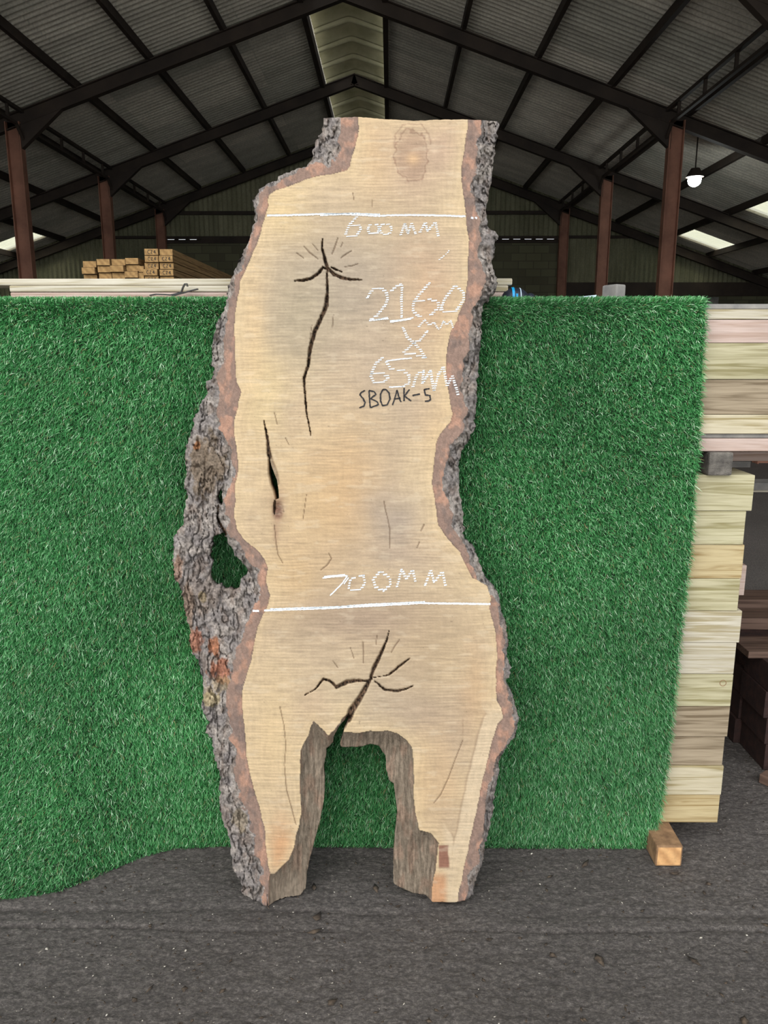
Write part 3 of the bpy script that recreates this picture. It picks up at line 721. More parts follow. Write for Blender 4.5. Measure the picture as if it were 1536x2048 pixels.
# ------------------------------------------------------------------ the oak slab
OUT = """647,236 680,235 718,234 764,238 800,240 827,242 860,240 894,239 930,239 962,240 996,243 999,249 992,280 987,324 983,361 978,389 971,420 975,440 976,454 983,460 991,463 998,472 990,480 989,504 983,527 989,548 996,566 991,582 979,598 966,611 963,637 963,668 961,691 957,738 953,785 952,821 950,847 948,863 936,884 922,905 918,928 919,965 921,996 927,1025 926,1045 931,1056 924,1066 928,1080 946,1090 954,1113 962,1131 970,1151 982,1166 996,1187 1000,1205 1006,1232 1013,1258 1016,1286 1013,1312 1022,1346 1012,1364 1022,1383 1034,1419 1038,1440 1035,1458 1025,1479 1009,1500 997,1525 998,1545 991,1576 987,1610 983,1636 977,1667 969,1701 964,1727 955,1751 948,1774 947,1790 930,1801 914,1804 865,1804 852,1790 826,1786 795,1772 787,1766 787,1701 791,1657 795,1626 792,1602 787,1566 778,1560 772,1537 771,1511 758,1492 745,1488 719,1493 693,1494 682,1493 680,1487 686,1468 692,1452 700,1436 696,1432 678,1453 666,1476 666,1484 658,1493 652,1497 652,1513 647,1531 649,1560 649,1582 647,1605 640,1641 633,1667 625,1699 618,1722 613,1748 611,1777 601,1790 583,1798 567,1808 547,1813 510,1809 484,1787 480,1761 465,1735 461,1704 458,1675 445,1641 439,1610 441,1589 439,1563 440,1545 434,1530 427,1507 423,1476 410,1466 416,1450 410,1430 402,1411 407,1380 405,1357 397,1325 385,1302 377,1281 380,1260 373,1239 368,1203 360,1175 349,1153 346,1117 347,1080 354,1062 367,1049 368,1025 371,1005 376,991 369,971 372,939 369,916 376,887 381,866 388,851 385,841 398,822 399,809 416,786 412,775 412,762 424,758 428,749 423,726 424,700 427,676 431,652 444,626 452,610 456,582 462,558 470,538 481,517 491,496 499,480 504,454 511,428 507,407 512,392 522,376 530,372 537,366 554,362 556,353 574,345 593,337 613,334 623,321 627,311 624,303 630,290 636,272 645,264 647,251"""
FCE = """718,228 716,272 709,298 702,319 701,334 694,341 677,345 650,350 621,355 600,363 567,376 551,381 538,390 535,400 537,413 531,431 524,454 517,480 504,512 491,538 481,564 475,595 470,626 469,663 471,689 470,700 471,739 475,768 481,783 480,796 474,820 468,848 471,882 476,913 476,940 471,966 470,1000 468,1036 475,1062 489,1080 510,1096 528,1117 536,1137 532,1153 533,1168 541,1190 537,1208 528,1226 515,1255 509,1286 502,1325 492,1354 484,1380 485,1416 489,1448 492,1482 492,1505 494,1520 500,1550 507,1576 518,1610 524,1636 530,1662 532,1688 536,1730 541,1748 549,1748 562,1733 578,1720 588,1696 593,1667 599,1647 603,1620 601,1584 600,1542 601,1511 602,1500 609,1484 617,1471 622,1452 627,1440 635,1448 656,1471 669,1458 690,1432 696,1426 706,1432 686,1464 713,1466 743,1463 772,1462 795,1466 813,1479 824,1495 827,1520 828,1572 828,1597 830,1626 839,1660 862,1666 878,1686 874,1714 871,1740 865,1766 861,1810 914,1810 918,1785 925,1751 933,1714 940,1678 951,1631 961,1579 972,1532 979,1506 983,1490 988,1471 995,1448 1006,1435 1001,1416 993,1403 992,1351 994,1299 991,1260 983,1234 980,1216 983,1198 976,1174 959,1161 944,1156 931,1129 918,1103 889,1071 876,1051 872,1019 868,993 864,967 868,920 872,889 880,868 900,845 906,827 900,806 897,785 892,751 893,712 897,686 903,660 907,657 918,626 931,598 933,579 936,532 938,480 933,441 928,402 923,363 924,329 929,293 935,254 935,228"""
CUTP = """681,228 681,272 679,298 671,319 663,332 634,326 621,330 605,341 590,346 574,352 560,362 556,368 537,374 527,382 518,396 520,402 514,441 507,470 494,506 481,534 468,564 460,597 452,626 449,663 447,689 445,726 435,760 442,786 432,825 433,848 447,866 460,892 466,924 466,960 450,994 450,1020 458,1062 476,1088 500,1116 515,1142 520,1166 518,1180 506,1210 497,1234 487,1265 473,1307 464,1351 450,1385 458,1421 462,1468 471,1507 471,1546 471,1579 487,1615 500,1641 508,1675 513,1709 522,1730 526,1753 528,1820 537,1820 538,1760 540,1748 549,1748 562,1733 578,1720 588,1696 593,1667 599,1647 603,1620 601,1584 600,1542 601,1511 602,1500 609,1484 617,1471 622,1452 627,1440 635,1448 656,1471 669,1458 690,1432 696,1426 706,1432 686,1464 713,1466 743,1463 772,1462 795,1466 813,1479 824,1495 827,1520 828,1572 828,1597 830,1626 839,1660 862,1666 878,1686 874,1714 871,1740 865,1766 861,1815 927,1815 940,1779 938,1753 961,1722 963,1688 972,1646 972,1605 982,1566 992,1524 1000,1505 1012,1488 1025,1460 1028,1440 1026,1420 1017,1398 1009,1359 1006,1317 1009,1290 1007,1262 1000,1232 994,1207 985,1190 978,1174 952,1151 944,1129 936,1103 918,1079 897,1056 907,1032 894,998 881,978 892,933 902,887 926,863 931,827 928,790 926,738 933,712 939,673 936,676 941,637 954,605 970,571 965,540 954,519 959,493 965,467 957,441 950,402 945,376 952,345 953,324 961,272 963,228"""
H1 = """424,1075 436,1069 450,1067 455,1085 474,1114 489,1130 496,1141 492,1152 481,1158 479,1174 466,1181 459,1175 450,1178 442,1166 434,1170 424,1161 420,1146 423,1130 420,1117 422,1095"""
H2 = """441,976 445,984 444,1012 436,1007 432,994 437,984"""
H3 = """536,905 539,915 543,932 549,948 554,960 557,980 558,997 550,1000 546,984 540,971 535,948 535,920"""
def poly(s): return np.array([tuple(map(float, q.split(','))) for q in s.split()])
OUT, FCE, CUTP, H1, H2, H3 = map(poly, (OUT, FCE, CUTP, H1, H2, H3))
def in_cut_region(p):  # where the outline is rough bark rather than a straight saw end
    return p[1] > 250 and not (p[1] > 1430 and 545 < p[0] < 870) and p[1] < 1795
def roughen(P, amp, seed, only=True):
    R = np.random.RandomState(seed); out = []
    for a, b in zip(P, np.roll(P, -1, 0)):
        L = np.linalg.norm(b-a); n = max(1, int(L/4.5)); out.append(a)
        nr = np.array([-(b-a)[1], (b-a)[0]])/max(L, 1e-6)
        for k in range(1, n):
            q = a+(b-a)*k/n; s = amp if (not only or in_cut_region(q)) else amp*.25
            out.append(q+nr*R.randn()*s)
    return np.array(out)
OUTR = roughen(OUT, 1.5, 1); H1R = roughen(H1, 1.4, 2, False); H2R = roughen(H2, .8, 3, False); H3R = H3
def inside(P, poly_):
    x, y = P[:, 0], P[:, 1]; r = np.zeros(len(P), bool)
    for (x0, y0), (x1, y1) in zip(poly_, np.roll(poly_, -1, 0)):
        if y0 == y1: continue
        c = ((y0 > y) != (y1 > y)) & (x < (x1-x0)*(y-y0)/(y1-y0)+x0); r ^= c
    return r
def dist(P, poly_, closed=True, nearest=False):
    best = np.full(len(P), 1e9); near = np.zeros_like(P) if nearest else None
    A = poly_; B = np.roll(poly_, -1, 0)
    if not closed: A, B = poly_[:-1], poly_[1:]
    for a, b in zip(A, B):
        ab = b-a; L2 = max(ab@ab, 1e-9)
        t = np.clip(((P-a)@ab)/L2, 0, 1); q = a+t[:, None]*ab; d = ((P-q)**2).sum(1); m_ = d < best
        best[m_] = d[m_]
        if nearest: near[m_] = q[m_]
    return (np.sqrt(best), near) if nearest else np.sqrt(best)
def seg_groove(P, pts, base, wk=1.0):
    """variable-width crack: pts (x,y,width) -> 0..1 mask and t"""
    out = np.zeros(len(P)); pts = np.array(pts, float)
    bb = (pts[:, 0].min()-12, pts[:, 0].max()+12, pts[:, 1].min()-12, pts[:, 1].max()+12)
    sel = np.where((P[:, 0] > bb[0]) & (P[:, 0] < bb[1]) & (P[:, 1] > bb[2]) & (P[:, 1] < bb[3]))[0]
    if not len(sel): return out
    Q = P[sel]; best = np.zeros(len(sel))
    wob = (vnoise(Q[:, 0]*.22, Q[:, 1]*.22, 77)-.5)*3.2+(vnoise(Q[:, 0]*.6, Q[:, 1]*.6, 79)-.5)*2.0
    for a, b in zip(pts[:-1], pts[1:]):
        ab = b[:2]-a[:2]; L2 = ab@ab; t = np.clip(((Q-a[:2])@ab)/L2, 0, 1); q = a[:2]+t[:, None]*ab
        d = np.sqrt(((Q-q)**2).sum(1)); wdt = (a[2]+(b[2]-a[2])*t)/2
        best = np.maximum(best, 1-smooth(wdt*.55, wdt*1.15+.5, d+wob*.4*wk))
    out[sel] = best; return out
TH = math.radians(5.8); SN = np.array([0, -math.cos(TH), math.sin(TH)]); SU = np.array([0, math.sin(TH), math.cos(TH)])
P0 = np.array([0, float(on_floor(546, 1813)[1]), 0.0]); TK = .065
def slab_pt(px, py, w):
    d = rays(px, py); Cc = np.array([0, 0, CAM.z])
    num = (P0-Cc)@SN-np.asarray(w, float); t = num/(d@SN)
    return Cc+d*t[..., None]
CRACKS = [  # deep cracks (x, y, width)
 [(645, 478, 1), (644, 496, 3), (649, 515, 5), (653, 530, 6), (656, 541, 6)],
 [(655, 539, 5), (646, 535, 4), (636, 548, 5), (621, 558, 5), (605, 561, 4), (590, 562, 2)],
 [(656, 536, 4), (668, 549, 6), (684, 556, 5), (700, 559, 4), (723, 560, 1.5)],
 [(663, 535, 2), (674, 540, 3), (684, 544, 1)],
 [(654, 541, 2), (654, 560, 4), (655, 585, 5), (653, 611, 8), (640, 642, 7), (629, 665, 7), (620, 699, 7), (617, 731, 5), (608, 757, 5), (610, 786, 3), (613, 825, 2), (618, 850, 1.2), (622, 872, .8)],
 [(742, 1355, 5), (748, 1335, 7), (756, 1320, 7), (767, 1296, 4), (774, 1280, 2.5), (778, 1262, 1)],
 [(736, 1362, 3), (715, 1361, 5), (694, 1364, 8), (673, 1374, 6), (667, 1368, 4), (660, 1362, 3.5), (647, 1358, 3), (630, 1379, 1.4), (610, 1390, .8)],
 [(750, 1362, 2), (769, 1379, 4), (795, 1382, 4), (812, 1378, 3), (827, 1371, 1)],
 [(744, 1356, 1), (777, 1350, 1.2), (790, 1340, 3), (798, 1333, 4), (819, 1317, 1)],
 [(738, 1362, 6), (728, 1382, 9), (716, 1402, 11), (704, 1420, 13), (697, 1438, 13)],
 [(550, 1002, 3), (549, 1012, 4), (549, 1028, 2)],
 [(528, 842, 1.5), (533, 866, 3), (536, 884, 5), (538, 905, 8), (539, 914, 8)],
 [(738, 1362, 5), (743, 1357, 5)]]
FINE = [[(676, 476, 1), (670, 494, 3), (664, 509, 1)], [(608, 493, 1), (620, 506, 2.5), (636, 518, 1)], [(593, 506, 1.5), (607, 516, 1)], [(625, 488, 1), (636, 501, 1)],
 [(703, 502, 1), (693, 508, 2), (682, 516, 1)], [(716, 528, 1), (704, 532, 1.4), (690, 534, .8)], [(686, 484, .8), (682, 494, 1)], [(706, 386, 1), (708, 400, 1)], [(745, 400, 1), (745, 415, 1)],
 [(726, 1284, 1.5), (727, 1305, 2.4), (727, 1326, 1)], [(799, 1280, 1), (790, 1292, 1.8), (782, 1306, 1)], [(701, 1296, 1), (708, 1317, 1.2)], [(754, 1272, 1), (752, 1290, 1.2)], [(666, 1322, 1), (676, 1336, 1.4)],
 [(768, 1003, 1), (771, 1020, 1.6), (775, 1035, 1.2), (780, 1061, 1.8), (779, 1097, 1)], [(549, 826, 1.2), (555, 850, 1)], [(571, 876, 1), (578, 890, .8)],
 [(549, 1051, 1.2), (552, 1083, 1.4), (556, 1109, 1.5), (566, 1127, 1)], [(657, 1106, 1), (663, 1117, 1.6), (655, 1130, 2), (642, 1140, 1)],
 [(613, 990, .8), (606, 1040, .9)], [(560, 1414, 1.2), (568, 1450, 1.2), (572, 1490, 1.2), (569, 1530, 1.2), (573, 1579, 1.4), (583, 1615, 1.4), (592, 1649, 1.4)],
 [(926, 1440, 1), (926, 1480, 1), (910, 1520, 1), (897, 1556, 1.2), (881, 1590, 1.4), (868, 1606, 1)], [(620, 678, 1), (624, 650, .8)], [(667, 630, .8), (665, 655, 1.2)],
 [(848, 1050, 3), (842, 1062, 1)], [(839, 1084, 1.6), (834, 1096, 1)]]
def build_slab():
    s = 1.6
    xs = np.arange(338, 1044, s); ys = np.arange(230, 1818, s); nx, ny = len(xs), len(ys)
    GX, GY = np.meshgrid(xs, ys); Pg = np.stack([GX.ravel(), GY.ravel()], -1)
    cxy = Pg.reshape(ny, nx, 2)[:-1, :-1].reshape(-1, 2)+s/2
    ins = inside(cxy, OUTR) & ~inside(cxy, H1R) & ~inside(cxy, H2R) & ~inside(cxy, H3R)
    cell = ins.reshape(ny-1, nx-1)
    # drop slivers
    used = np.zeros((ny, nx), bool); used[:-1, :-1] |= cell; used[1:, :-1] |= cell; used[:-1, 1:] |= cell; used[1:, 1:] |= cell
    full = np.zeros((ny, nx), bool); full[1:-1, 1:-1] = cell[:-1, :-1] & cell[1:, :-1] & cell[:-1, 1:] & cell[1:, 1:]
    bnd = used & ~full
    idx = -np.ones((ny, nx), int); idx[used] = np.arange(used.sum())
    P = Pg.reshape(ny, nx, 2)[used]; isb = bnd[used]
    bi = np.where(isb)[0]; bd = np.full(len(bi), 1e9); bn = np.zeros((len(bi), 2))
    for pl in (OUTR, H1R, H2R, H3R):
        d, q = dist(P[bi], pl, True, True); m_ = d < bd; bd[m_] = d[m_]; bn[m_] = q[m_]
    mv = bd < 2.4; P[bi[mv]] = bn[mv]
    x, y = P[:, 0], P[:, 1]
    # regions
    dO = np.minimum.reduce([dist(P, OUT), dist(P, H1), dist(P, H2)])
    wx = (fbm(x*.05, y*.05, 91, 4)-.5); wy = (fbm(x*.05+9, y*.05, 95, 4)-.5)
    amp_c = 22*smooth(250, 290, y)*(1-smooth(1400, 1500, y)*(x > 536)*(x < 885))
    Pc = P+np.stack([wx*amp_c, wy*amp_c], -1); Pf = P+np.stack([wx*4, wy*4], -1)
    inF = inside(Pf, FCE); inC = inside(Pc, CUTP) | inF; dF = dist(Pf, FCE); dC = dist(Pc, CUTP)
    fib = (~inC) & (y > 1425) & (x > 536) & (x < 885)
    cls = np.where(inF, 0, np.where(inC, 1, np.where(fib, 3, 2)))
    # depth
    n1 = fbm(x*.045, y*.03, 101, 4); n2 = fbm(x*.16, y*.09, 111, 3); n3 = fbm(x*.5, y*.35, 121, 2)
    dl = np.where(inC, 0, dC)
    ridge = 1-np.abs(fbm(x*.10+n1*1.6, y*.034, 131, 3)-.5)*2
    fiss = smooth(.86, .97, ridge)
    w = np.where(cls == 2, .040*(1-np.exp(-dl/26.0))+.010*np.exp(-dO/4.0)*smooth(0, 6, dl)+((n2-.5)*.016+(n3-.5)*.006+fiss*.010+(n1-.5)*.018)*smooth(0, 9, dl), 0)
    w = np.where(cls == 3, .048*(1-np.exp(-dl/24.0))+((fbm(x*.35, y*.05, 141, 3)-.5)*.010+(n2-.5)*.006)*smooth(0, 7, dl), w)
    w = np.where(cls == 1, ((n2-.5)*.0025), w)
    w = np.clip(w, -.006, TK-.006)
    crack = np.zeros(len(P)); fine = np.zeros(len(P))
    for c_ in CRACKS: crack = np.maximum(crack, seg_groove(P, c_, 0))
    for c_ in FINE: fine = np.maximum(fine, seg_groove(P, c_, 0, .15)*.8)
    crackC = seg_groove(P, [(435, 1036, 3), (442, 1050, 5), (450, 1064, 6), (452, 1068, 6)], 0); crackC = np.maximum(crackC, seg_groove(P, [(437, 1010, 2), (435, 1036, 3)], 0))
    crack = np.where(cls == 2, crackC, crack)
    kn = np.exp(-(((x-556)/10)**2+((y-1022)/17)**2)**2)
    w = w+crack*.020*(.5+1.0*n2)+fine*.004*(cls == 0)+kn*(.006+.008*(n3-.3))
    # left wall of the knot hole slopes into the slab
    h3s = seg_groove(P, [(541, 915, 6), (547, 935, 9), (553, 950, 7), (557, 968, 4)], 0); w = w+h3s*.012*(1-crack)
    w = np.minimum(w, TK-.004)
    # colour
    def c(*v): return lin(np.array(v, float))
    col = np.zeros((len(P), 3))
    n4 = fbm(x*.012, y*.012, 201, 3); n5 = fbm(x*.03, y*.25, 211, 3); n6 = fbm(x*.02, y*.9, 221, 2); n7 = fbm(x*.8, y*.8, 231, 2)
    base = c(206, 183, 142)[None]*np.ones((len(P), 1))
    def tint(mask, colr): 
        nonlocal base
        mask = np.clip(mask*1.45, 0, 1); base = base*(1-mask[:, None])+c(*colr)[None]*mask[:, None]
    def blob(cx, cy, rx, ry, p=1.0): 
        e = ((x-cx+(n4-.5)*40)/rx)**2+((y-cy+(n5-.5)*26)/ry)**2; return np.exp(-e*p)
    sap = np.exp(-dF/26.0)
    tint(.55*smooth(.35, .7, n4), (190, 168, 134))
    for (a, b, rx, ry, cc, st) in [(680, 570, 150, 130, (178, 162, 134), .75), (600, 640, 75, 120, (176, 162, 128), .5), (790, 420, 120, 60, (204, 182, 140), .4), (820, 320, 60, 90, (186, 158, 128), .55),
        (860, 600, 60, 110, (196, 160, 122), .45), (760, 760, 110, 90, (186, 166, 136), .5), (640, 1000, 110, 140, (212, 182, 132), .6), (700, 980, 60, 130, (204, 168, 118), .4), (560, 420, 70, 60, (220, 194, 140), .6), (500, 700, 30, 200, (216, 186, 136), .5),
        (790, 1050, 60, 70, (174, 158, 134), .65), (800, 1110, 110, 40, (180, 160, 132), .5), (720, 1240, 180, 60, (174, 152, 122), .7), (580, 1150, 60, 60, (204, 172, 122), .5), (890, 880, 40, 80, (216, 182, 134), .5), (730, 1400, 100, 70, (190, 172, 138), .55), (830, 1430, 90, 60, (172, 152, 126), .5),
        (870, 1300, 80, 90, (188, 164, 124), .4), (950, 1380, 30, 90, (196, 160, 116), .4), (560, 1700, 26, 60, (204, 152, 104), .75), (640, 1310, 60, 40, (194, 172, 136), .5), (540, 1480, 40, 120, (222, 194, 142), .5), (880, 1560, 40, 110, (200, 168, 124), .45), (840, 1570, 20, 90, (206, 172, 124), .4),
        (610, 1420, 30, 50, (186, 160, 128), .4), (530, 800, 40, 100, (220, 196, 142), .5), (740, 300, 40, 90, (206, 174, 128), .5), (893, 290, 40, 60, (194, 164, 134), .5), (880, 1080, 60, 40, (206, 180, 140), .5)]:
        tint(st*blob(a, b, rx, ry), cc)
    tint(sap*.45, (222, 196, 146))
    # right-leg pale sapwood strip
    stp = smooth(34, 27, dF)*smooth(1380, 1450, y)*smooth(880, 900, x)*(1-smooth(1690, 1740, y)*.4); tint(stp*.6, (218, 196, 156))
    tint(np.clip(smooth(3, 0, np.abs(dF-30))*stp*0+.35*np.exp(-((dF-31)/2.0)**2)*smooth(1400, 1450, y)*smooth(890, 910, x), 0, 1), (150, 122, 92))
    # water stain ring near the top
    rr = np.sqrt(((x-822-6*(n1-.5))/33)**2+((y-312)/50)**2)+(fbm(x*.09, y*.09, 241, 3)-.5)*.45
    tint(.45*np.exp(-((rr-1.0)/.055)**2)+.22*smooth(1.0, .8, rr), (142, 108, 84)); tint(.6*np.exp(-((x-826)**2+(y-318)**2)/180.), (214, 178, 130))
    r2 = np.sqrt(((x-824)/36)**2+((y-282)/36)**2)+(fbm(x*.09, y*.09, 251, 3)-.5)*.4
    tint(.35*np.exp(-((r2-1.0)/.05)**2)*(y < 290), (142, 108, 84))
    # red-brown rectangular mark and orange foot at the right leg
    rect = smooth(-1, 2, x-877)*smooth(-1, 3, 900-x+(n1-.5)*10)*smooth(-1, 2, y-1690)*smooth(-1, 6, 1738-y); tint(rect*.7, (150, 108, 84))
    tint(.6*smooth(1738, 1760, y)*smooth(860, 866, x)*smooth(900, 884, x), (204, 152, 106))
    # brown halo of the knot
    tint(.6*np.exp(-(((x-556)/13)**2+((y-1012)/34)**2)), (158, 126, 96)); tint(.75*kn, (132, 98, 76))
    tint(.35*np.exp(-(((x-552)/6)**2+((y-1066)/22)**2)), (160, 124, 96))
    tint(.5*h3s, (150, 132, 106))
    # growth rings parallel to the edge, saw marks across
    rings = np.sin(dF*.55+(n4-.5)*16+(n1-.5)*7); rings2 = np.sin(dF*1.35+(n4-.5)*30)
    base *= (1+.035*rings*np.exp(-dF/70)+.02*rings2*np.exp(-dF/40))[:, None]
    saw = np.sin(y*1.05+(n4-.5)*8+x*.012); amp = smooth(.4, .62, fbm(x*.011+3, y*.008, 261, 2))
    base *= (1+.075*saw*amp)[:, None]
    base *= (1+.34*(n5-.5)+.24*(n6-.5)+.20*(n7-.5)+.10*(fbm(x*.22+n4*6, y*.02, 271, 3)-.5))[:, None]
    pale = smooth(.62, .75, fbm(x*.03, y*.11, 281, 4))*.22; base = base*(1-pale[:, None])+c(232, 214, 176)*pale[:, None]
    lum = base.mean(1, keepdims=True); base = (lum+(base-lum)*1.0)*.80*np.array([[1.0, .985, 1.10]])
    # inner bark
    ib = c(158, 120, 98)[None]*np.ones((len(P), 1)); o_ = smooth(.48, .7, fbm(x*.07, y*.045, 301, 4)); ib = ib*(1-o_[:, None])+c(192, 134, 98)*o_[:, None]
    g_ = smooth(.55, .72, fbm(x*.05, y*.04, 311, 4)); ib = ib*(1-.7*g_[:, None])+c(128, 104, 92)*.7*g_[:, None]
    ib = ib*(1+.5*(n7-.5)+.3*(n2-.5))[:, None]
    edge = np.exp(-(dF/1.6)**2); ib = ib*(1-.35*edge[:, None])
    lum = ib.mean(1, keepdims=True); ib = (lum+(ib-lum)*.66)*.92
    # bark
    bk = c(150, 142, 138)[None]*np.ones((len(P), 1)); b1 = smooth(.4, .65, fbm(x*.05, y*.05, 321, 4)); bk = bk*(1-b1[:, None])+c(172, 162, 154)*b1[:, None]
    b2 = smooth(.55, .7, fbm(x*.09+4, y*.05, 331, 4)); bk = bk*(1-.5*b2[:, None])+c(134, 116, 104)*.5*b2[:, None]
    def bt(cx, cy, rx, ry, cc, st, th=.5):
        nonlocal bk
        e = ((x-cx)/rx)**2+((y-cy)/ry)**2+(n1-.5)*2.2+(n2-.5)*2.4; m_ = st*smooth(1.35, .55, e); bk = bk*(1-m_[:, None])+c(*cc)*m_[:, None]
    bt(414, 925, 34, 62, (136, 118, 98), .8); bt(392, 890, 8, 8, (176, 122, 84), .9); bt(440, 1340, 24, 30, (186, 126, 100), .9); bt(432, 1296, 15, 18, (196, 134, 100), .9); bt(392, 1280, 15, 22, (184, 124, 98), .8)
    bt(376, 1220, 12, 50, (160, 134, 114), .75); bt(355, 1140, 10, 22, (172, 132, 108), .6); bt(440, 1370, 34, 20, (172, 150, 112), .55); bt(424, 1398, 18, 14, (198, 178, 130), .6); bt(404, 1196, 8, 12, (190, 168, 122), .7); bt(480, 1640, 14, 20, (168, 150, 118), .5)
    bt(400, 1190, 60, 40, (138, 120, 106), .4)
    bk *= (1-.5*fiss*smooth(.3, .6, fbm(x*.03, y*.03, 341, 2)))[:, None]*(1+1.1*(n3-.5)+.6*(n2-.5)+.25*(n7-.5))[:, None]
    # dark line where bark meets reddish layer
    # fibre
    fb = c(138, 124, 108)[None]*np.ones((len(P), 1)); st_ = fbm(x*.42+n1*3, y*.035, 351, 3); st2 = smooth(.5, .72, fbm(x*.09, y*.03, 361, 3)); fb = fb*(1-.6*st2[:, None])+c(150, 124, 106)*.6*st2[:, None]
    fb *= .95*(1+1.1*(st_-.5)+.5*(n7-.5))[:, None]
    e = np.exp(-(dF/1.5)**2); fb = fb*(1-.3*e[:, None])
    col = np.where((cls == 0)[:, None], base, np.where((cls == 1)[:, None], ib, np.where((cls == 2)[:, None], bk, fb)))
    # foot of the left leg: grey weathered end
    m_ = (cls != 2)*smooth(1725, 1765, y+(n1-.5)*30)*(x > 541)*(x < 640); col = col*(1-.8*m_[:, None])+c(142, 128, 112)*(1+.4*(st_-.5))[:, None]*.8*m_[:, None]
    dk = np.clip(crack*1.15, 0, 1); cc_ = c(96, 76, 60)*(.25+1.9*smooth(.35, .75, fbm(x*.4, y*.25, 391, 3)))[:, None]; col = col*(1-dk[:, None])+cc_*dk[:, None]
    fk = np.clip(fine, 0, 1)*.75*(cls == 0); col = col*(1-fk[:, None])+c(92, 66, 48)*fk[:, None]
    spk = (vnoise(x*.21, y*.21, 371) > .985)*(cls == 0); col = col*(1-.4*spk[:, None])
    col = np.clip(col, .004, .95)
    # 3-D
    front = slab_pt(x, y, w)
    back = front-SN*(TK-w)[:, None]*1.0
    shrink = 0
    front[:, 2] = np.maximum(front[:, 2], .0015); back[:, 2] = np.maximum(back[:, 2], .0015)
    nV = len(P)
    # faces
    cyx = np.argwhere(cell); a = idx[cyx[:, 0], cyx[:, 1]]; b = idx[cyx[:, 0], cyx[:, 1]+1]; c2 = idx[cyx[:, 0]+1, cyx[:, 1]+1]; d2 = idx[cyx[:, 0]+1, cyx[:, 1]]
    quad = np.stack([a, d2, c2, b], -1)
    votes = cls[quad]; fc = np.where((votes == 3).sum(1) >= 2, 3, np.where((votes == 2).sum(1) >= 2, 2, np.where((votes == 1).sum(1) >= 2, 1, 0)))
    cen = P[quad].mean(1)
    part = np.where(fc == 2, np.where(cen[:, 0] < 700, 2, 4), np.where(fc == 1, np.where(cen[:, 0] < 700, 1, 5), np.where(fc == 3, np.where(cen[:, 0] < 680, 3, 6), 0)))
    # side walls along open edges
    cp_ = np.zeros((ny+1, nx+1), bool); cp_[1:-1, 1:-1] = cell
    walls = []; wpart = []
    pmap = np.full(cell.shape, -1); pmap[cell] = part
    for (dy, dx, e0, e1) in ((-1, 0, (0, 0), (0, 1)), (1, 0, (1, 1), (1, 0)), (0, -1, (1, 0), (0, 0)), (0, 1, (0, 1), (1, 1))):
        nb = cp_[1+dy:cp_.shape[0]-1+dy, 1+dx:cp_.shape[1]-1+dx]
        e = np.argwhere(cell & ~nb)
        v0 = idx[e[:, 0]+e0[0], e[:, 1]+e0[1]]; v1 = idx[e[:, 0]+e1[0], e[:, 1]+e1[1]]
        walls.append(np.stack([v0, v1, v1+nV, v0+nV], -1)); wpart.append(pmap[e[:, 0], e[:, 1]])
    walls = np.concatenate(walls); wpart = np.concatenate(wpart)
    allV = np.concatenate([front, back]); allC = np.concatenate([col, col*.9])
    root = empty('oak_slab', tuple(P0)); tag(root, 'tall live edge oak slab with two legs and bark, leaning upright on the turf', 'wood slab')
    names = {0: ('sawn_face', 'wood', 'pale sawn oak face with cracks'), 1: ('inner_bark', 'inner', 'reddish inner bark along the left edge'), 2: ('bark', 'bark', 'broad rough grey bark along the left edge'),
             3: ('weathered_edge', 'fibre', 'brown fibrous inner side of the left leg'), 4: ('bark', 'bark', 'narrow grey bark along the right edge'), 5: ('inner_bark', 'inner', 'reddish inner bark along the right edge'), 6: ('weathered_edge', 'fibre', 'brown fibrous inner side of the right leg')}
    for k, (nm, mt, lab) in names.items():
        Q = [quad[part == k], quad[part == k][:, ::-1]+nV, walls[wpart == k]]
        Q = np.concatenate(Q); u, inv = np.unique(Q.ravel(), return_inverse=True)
        V = allV[u]-P0; me = npmesh(nm, V, inv.reshape(-1, 4)); colattr(me, allC[u])
        o = link(nm, me, M[mt], root, True); o['label'] = lab
        me.polygons.foreach_set('use_smooth', [True]*len(me.polygons))
    return root
slab = build_slab()

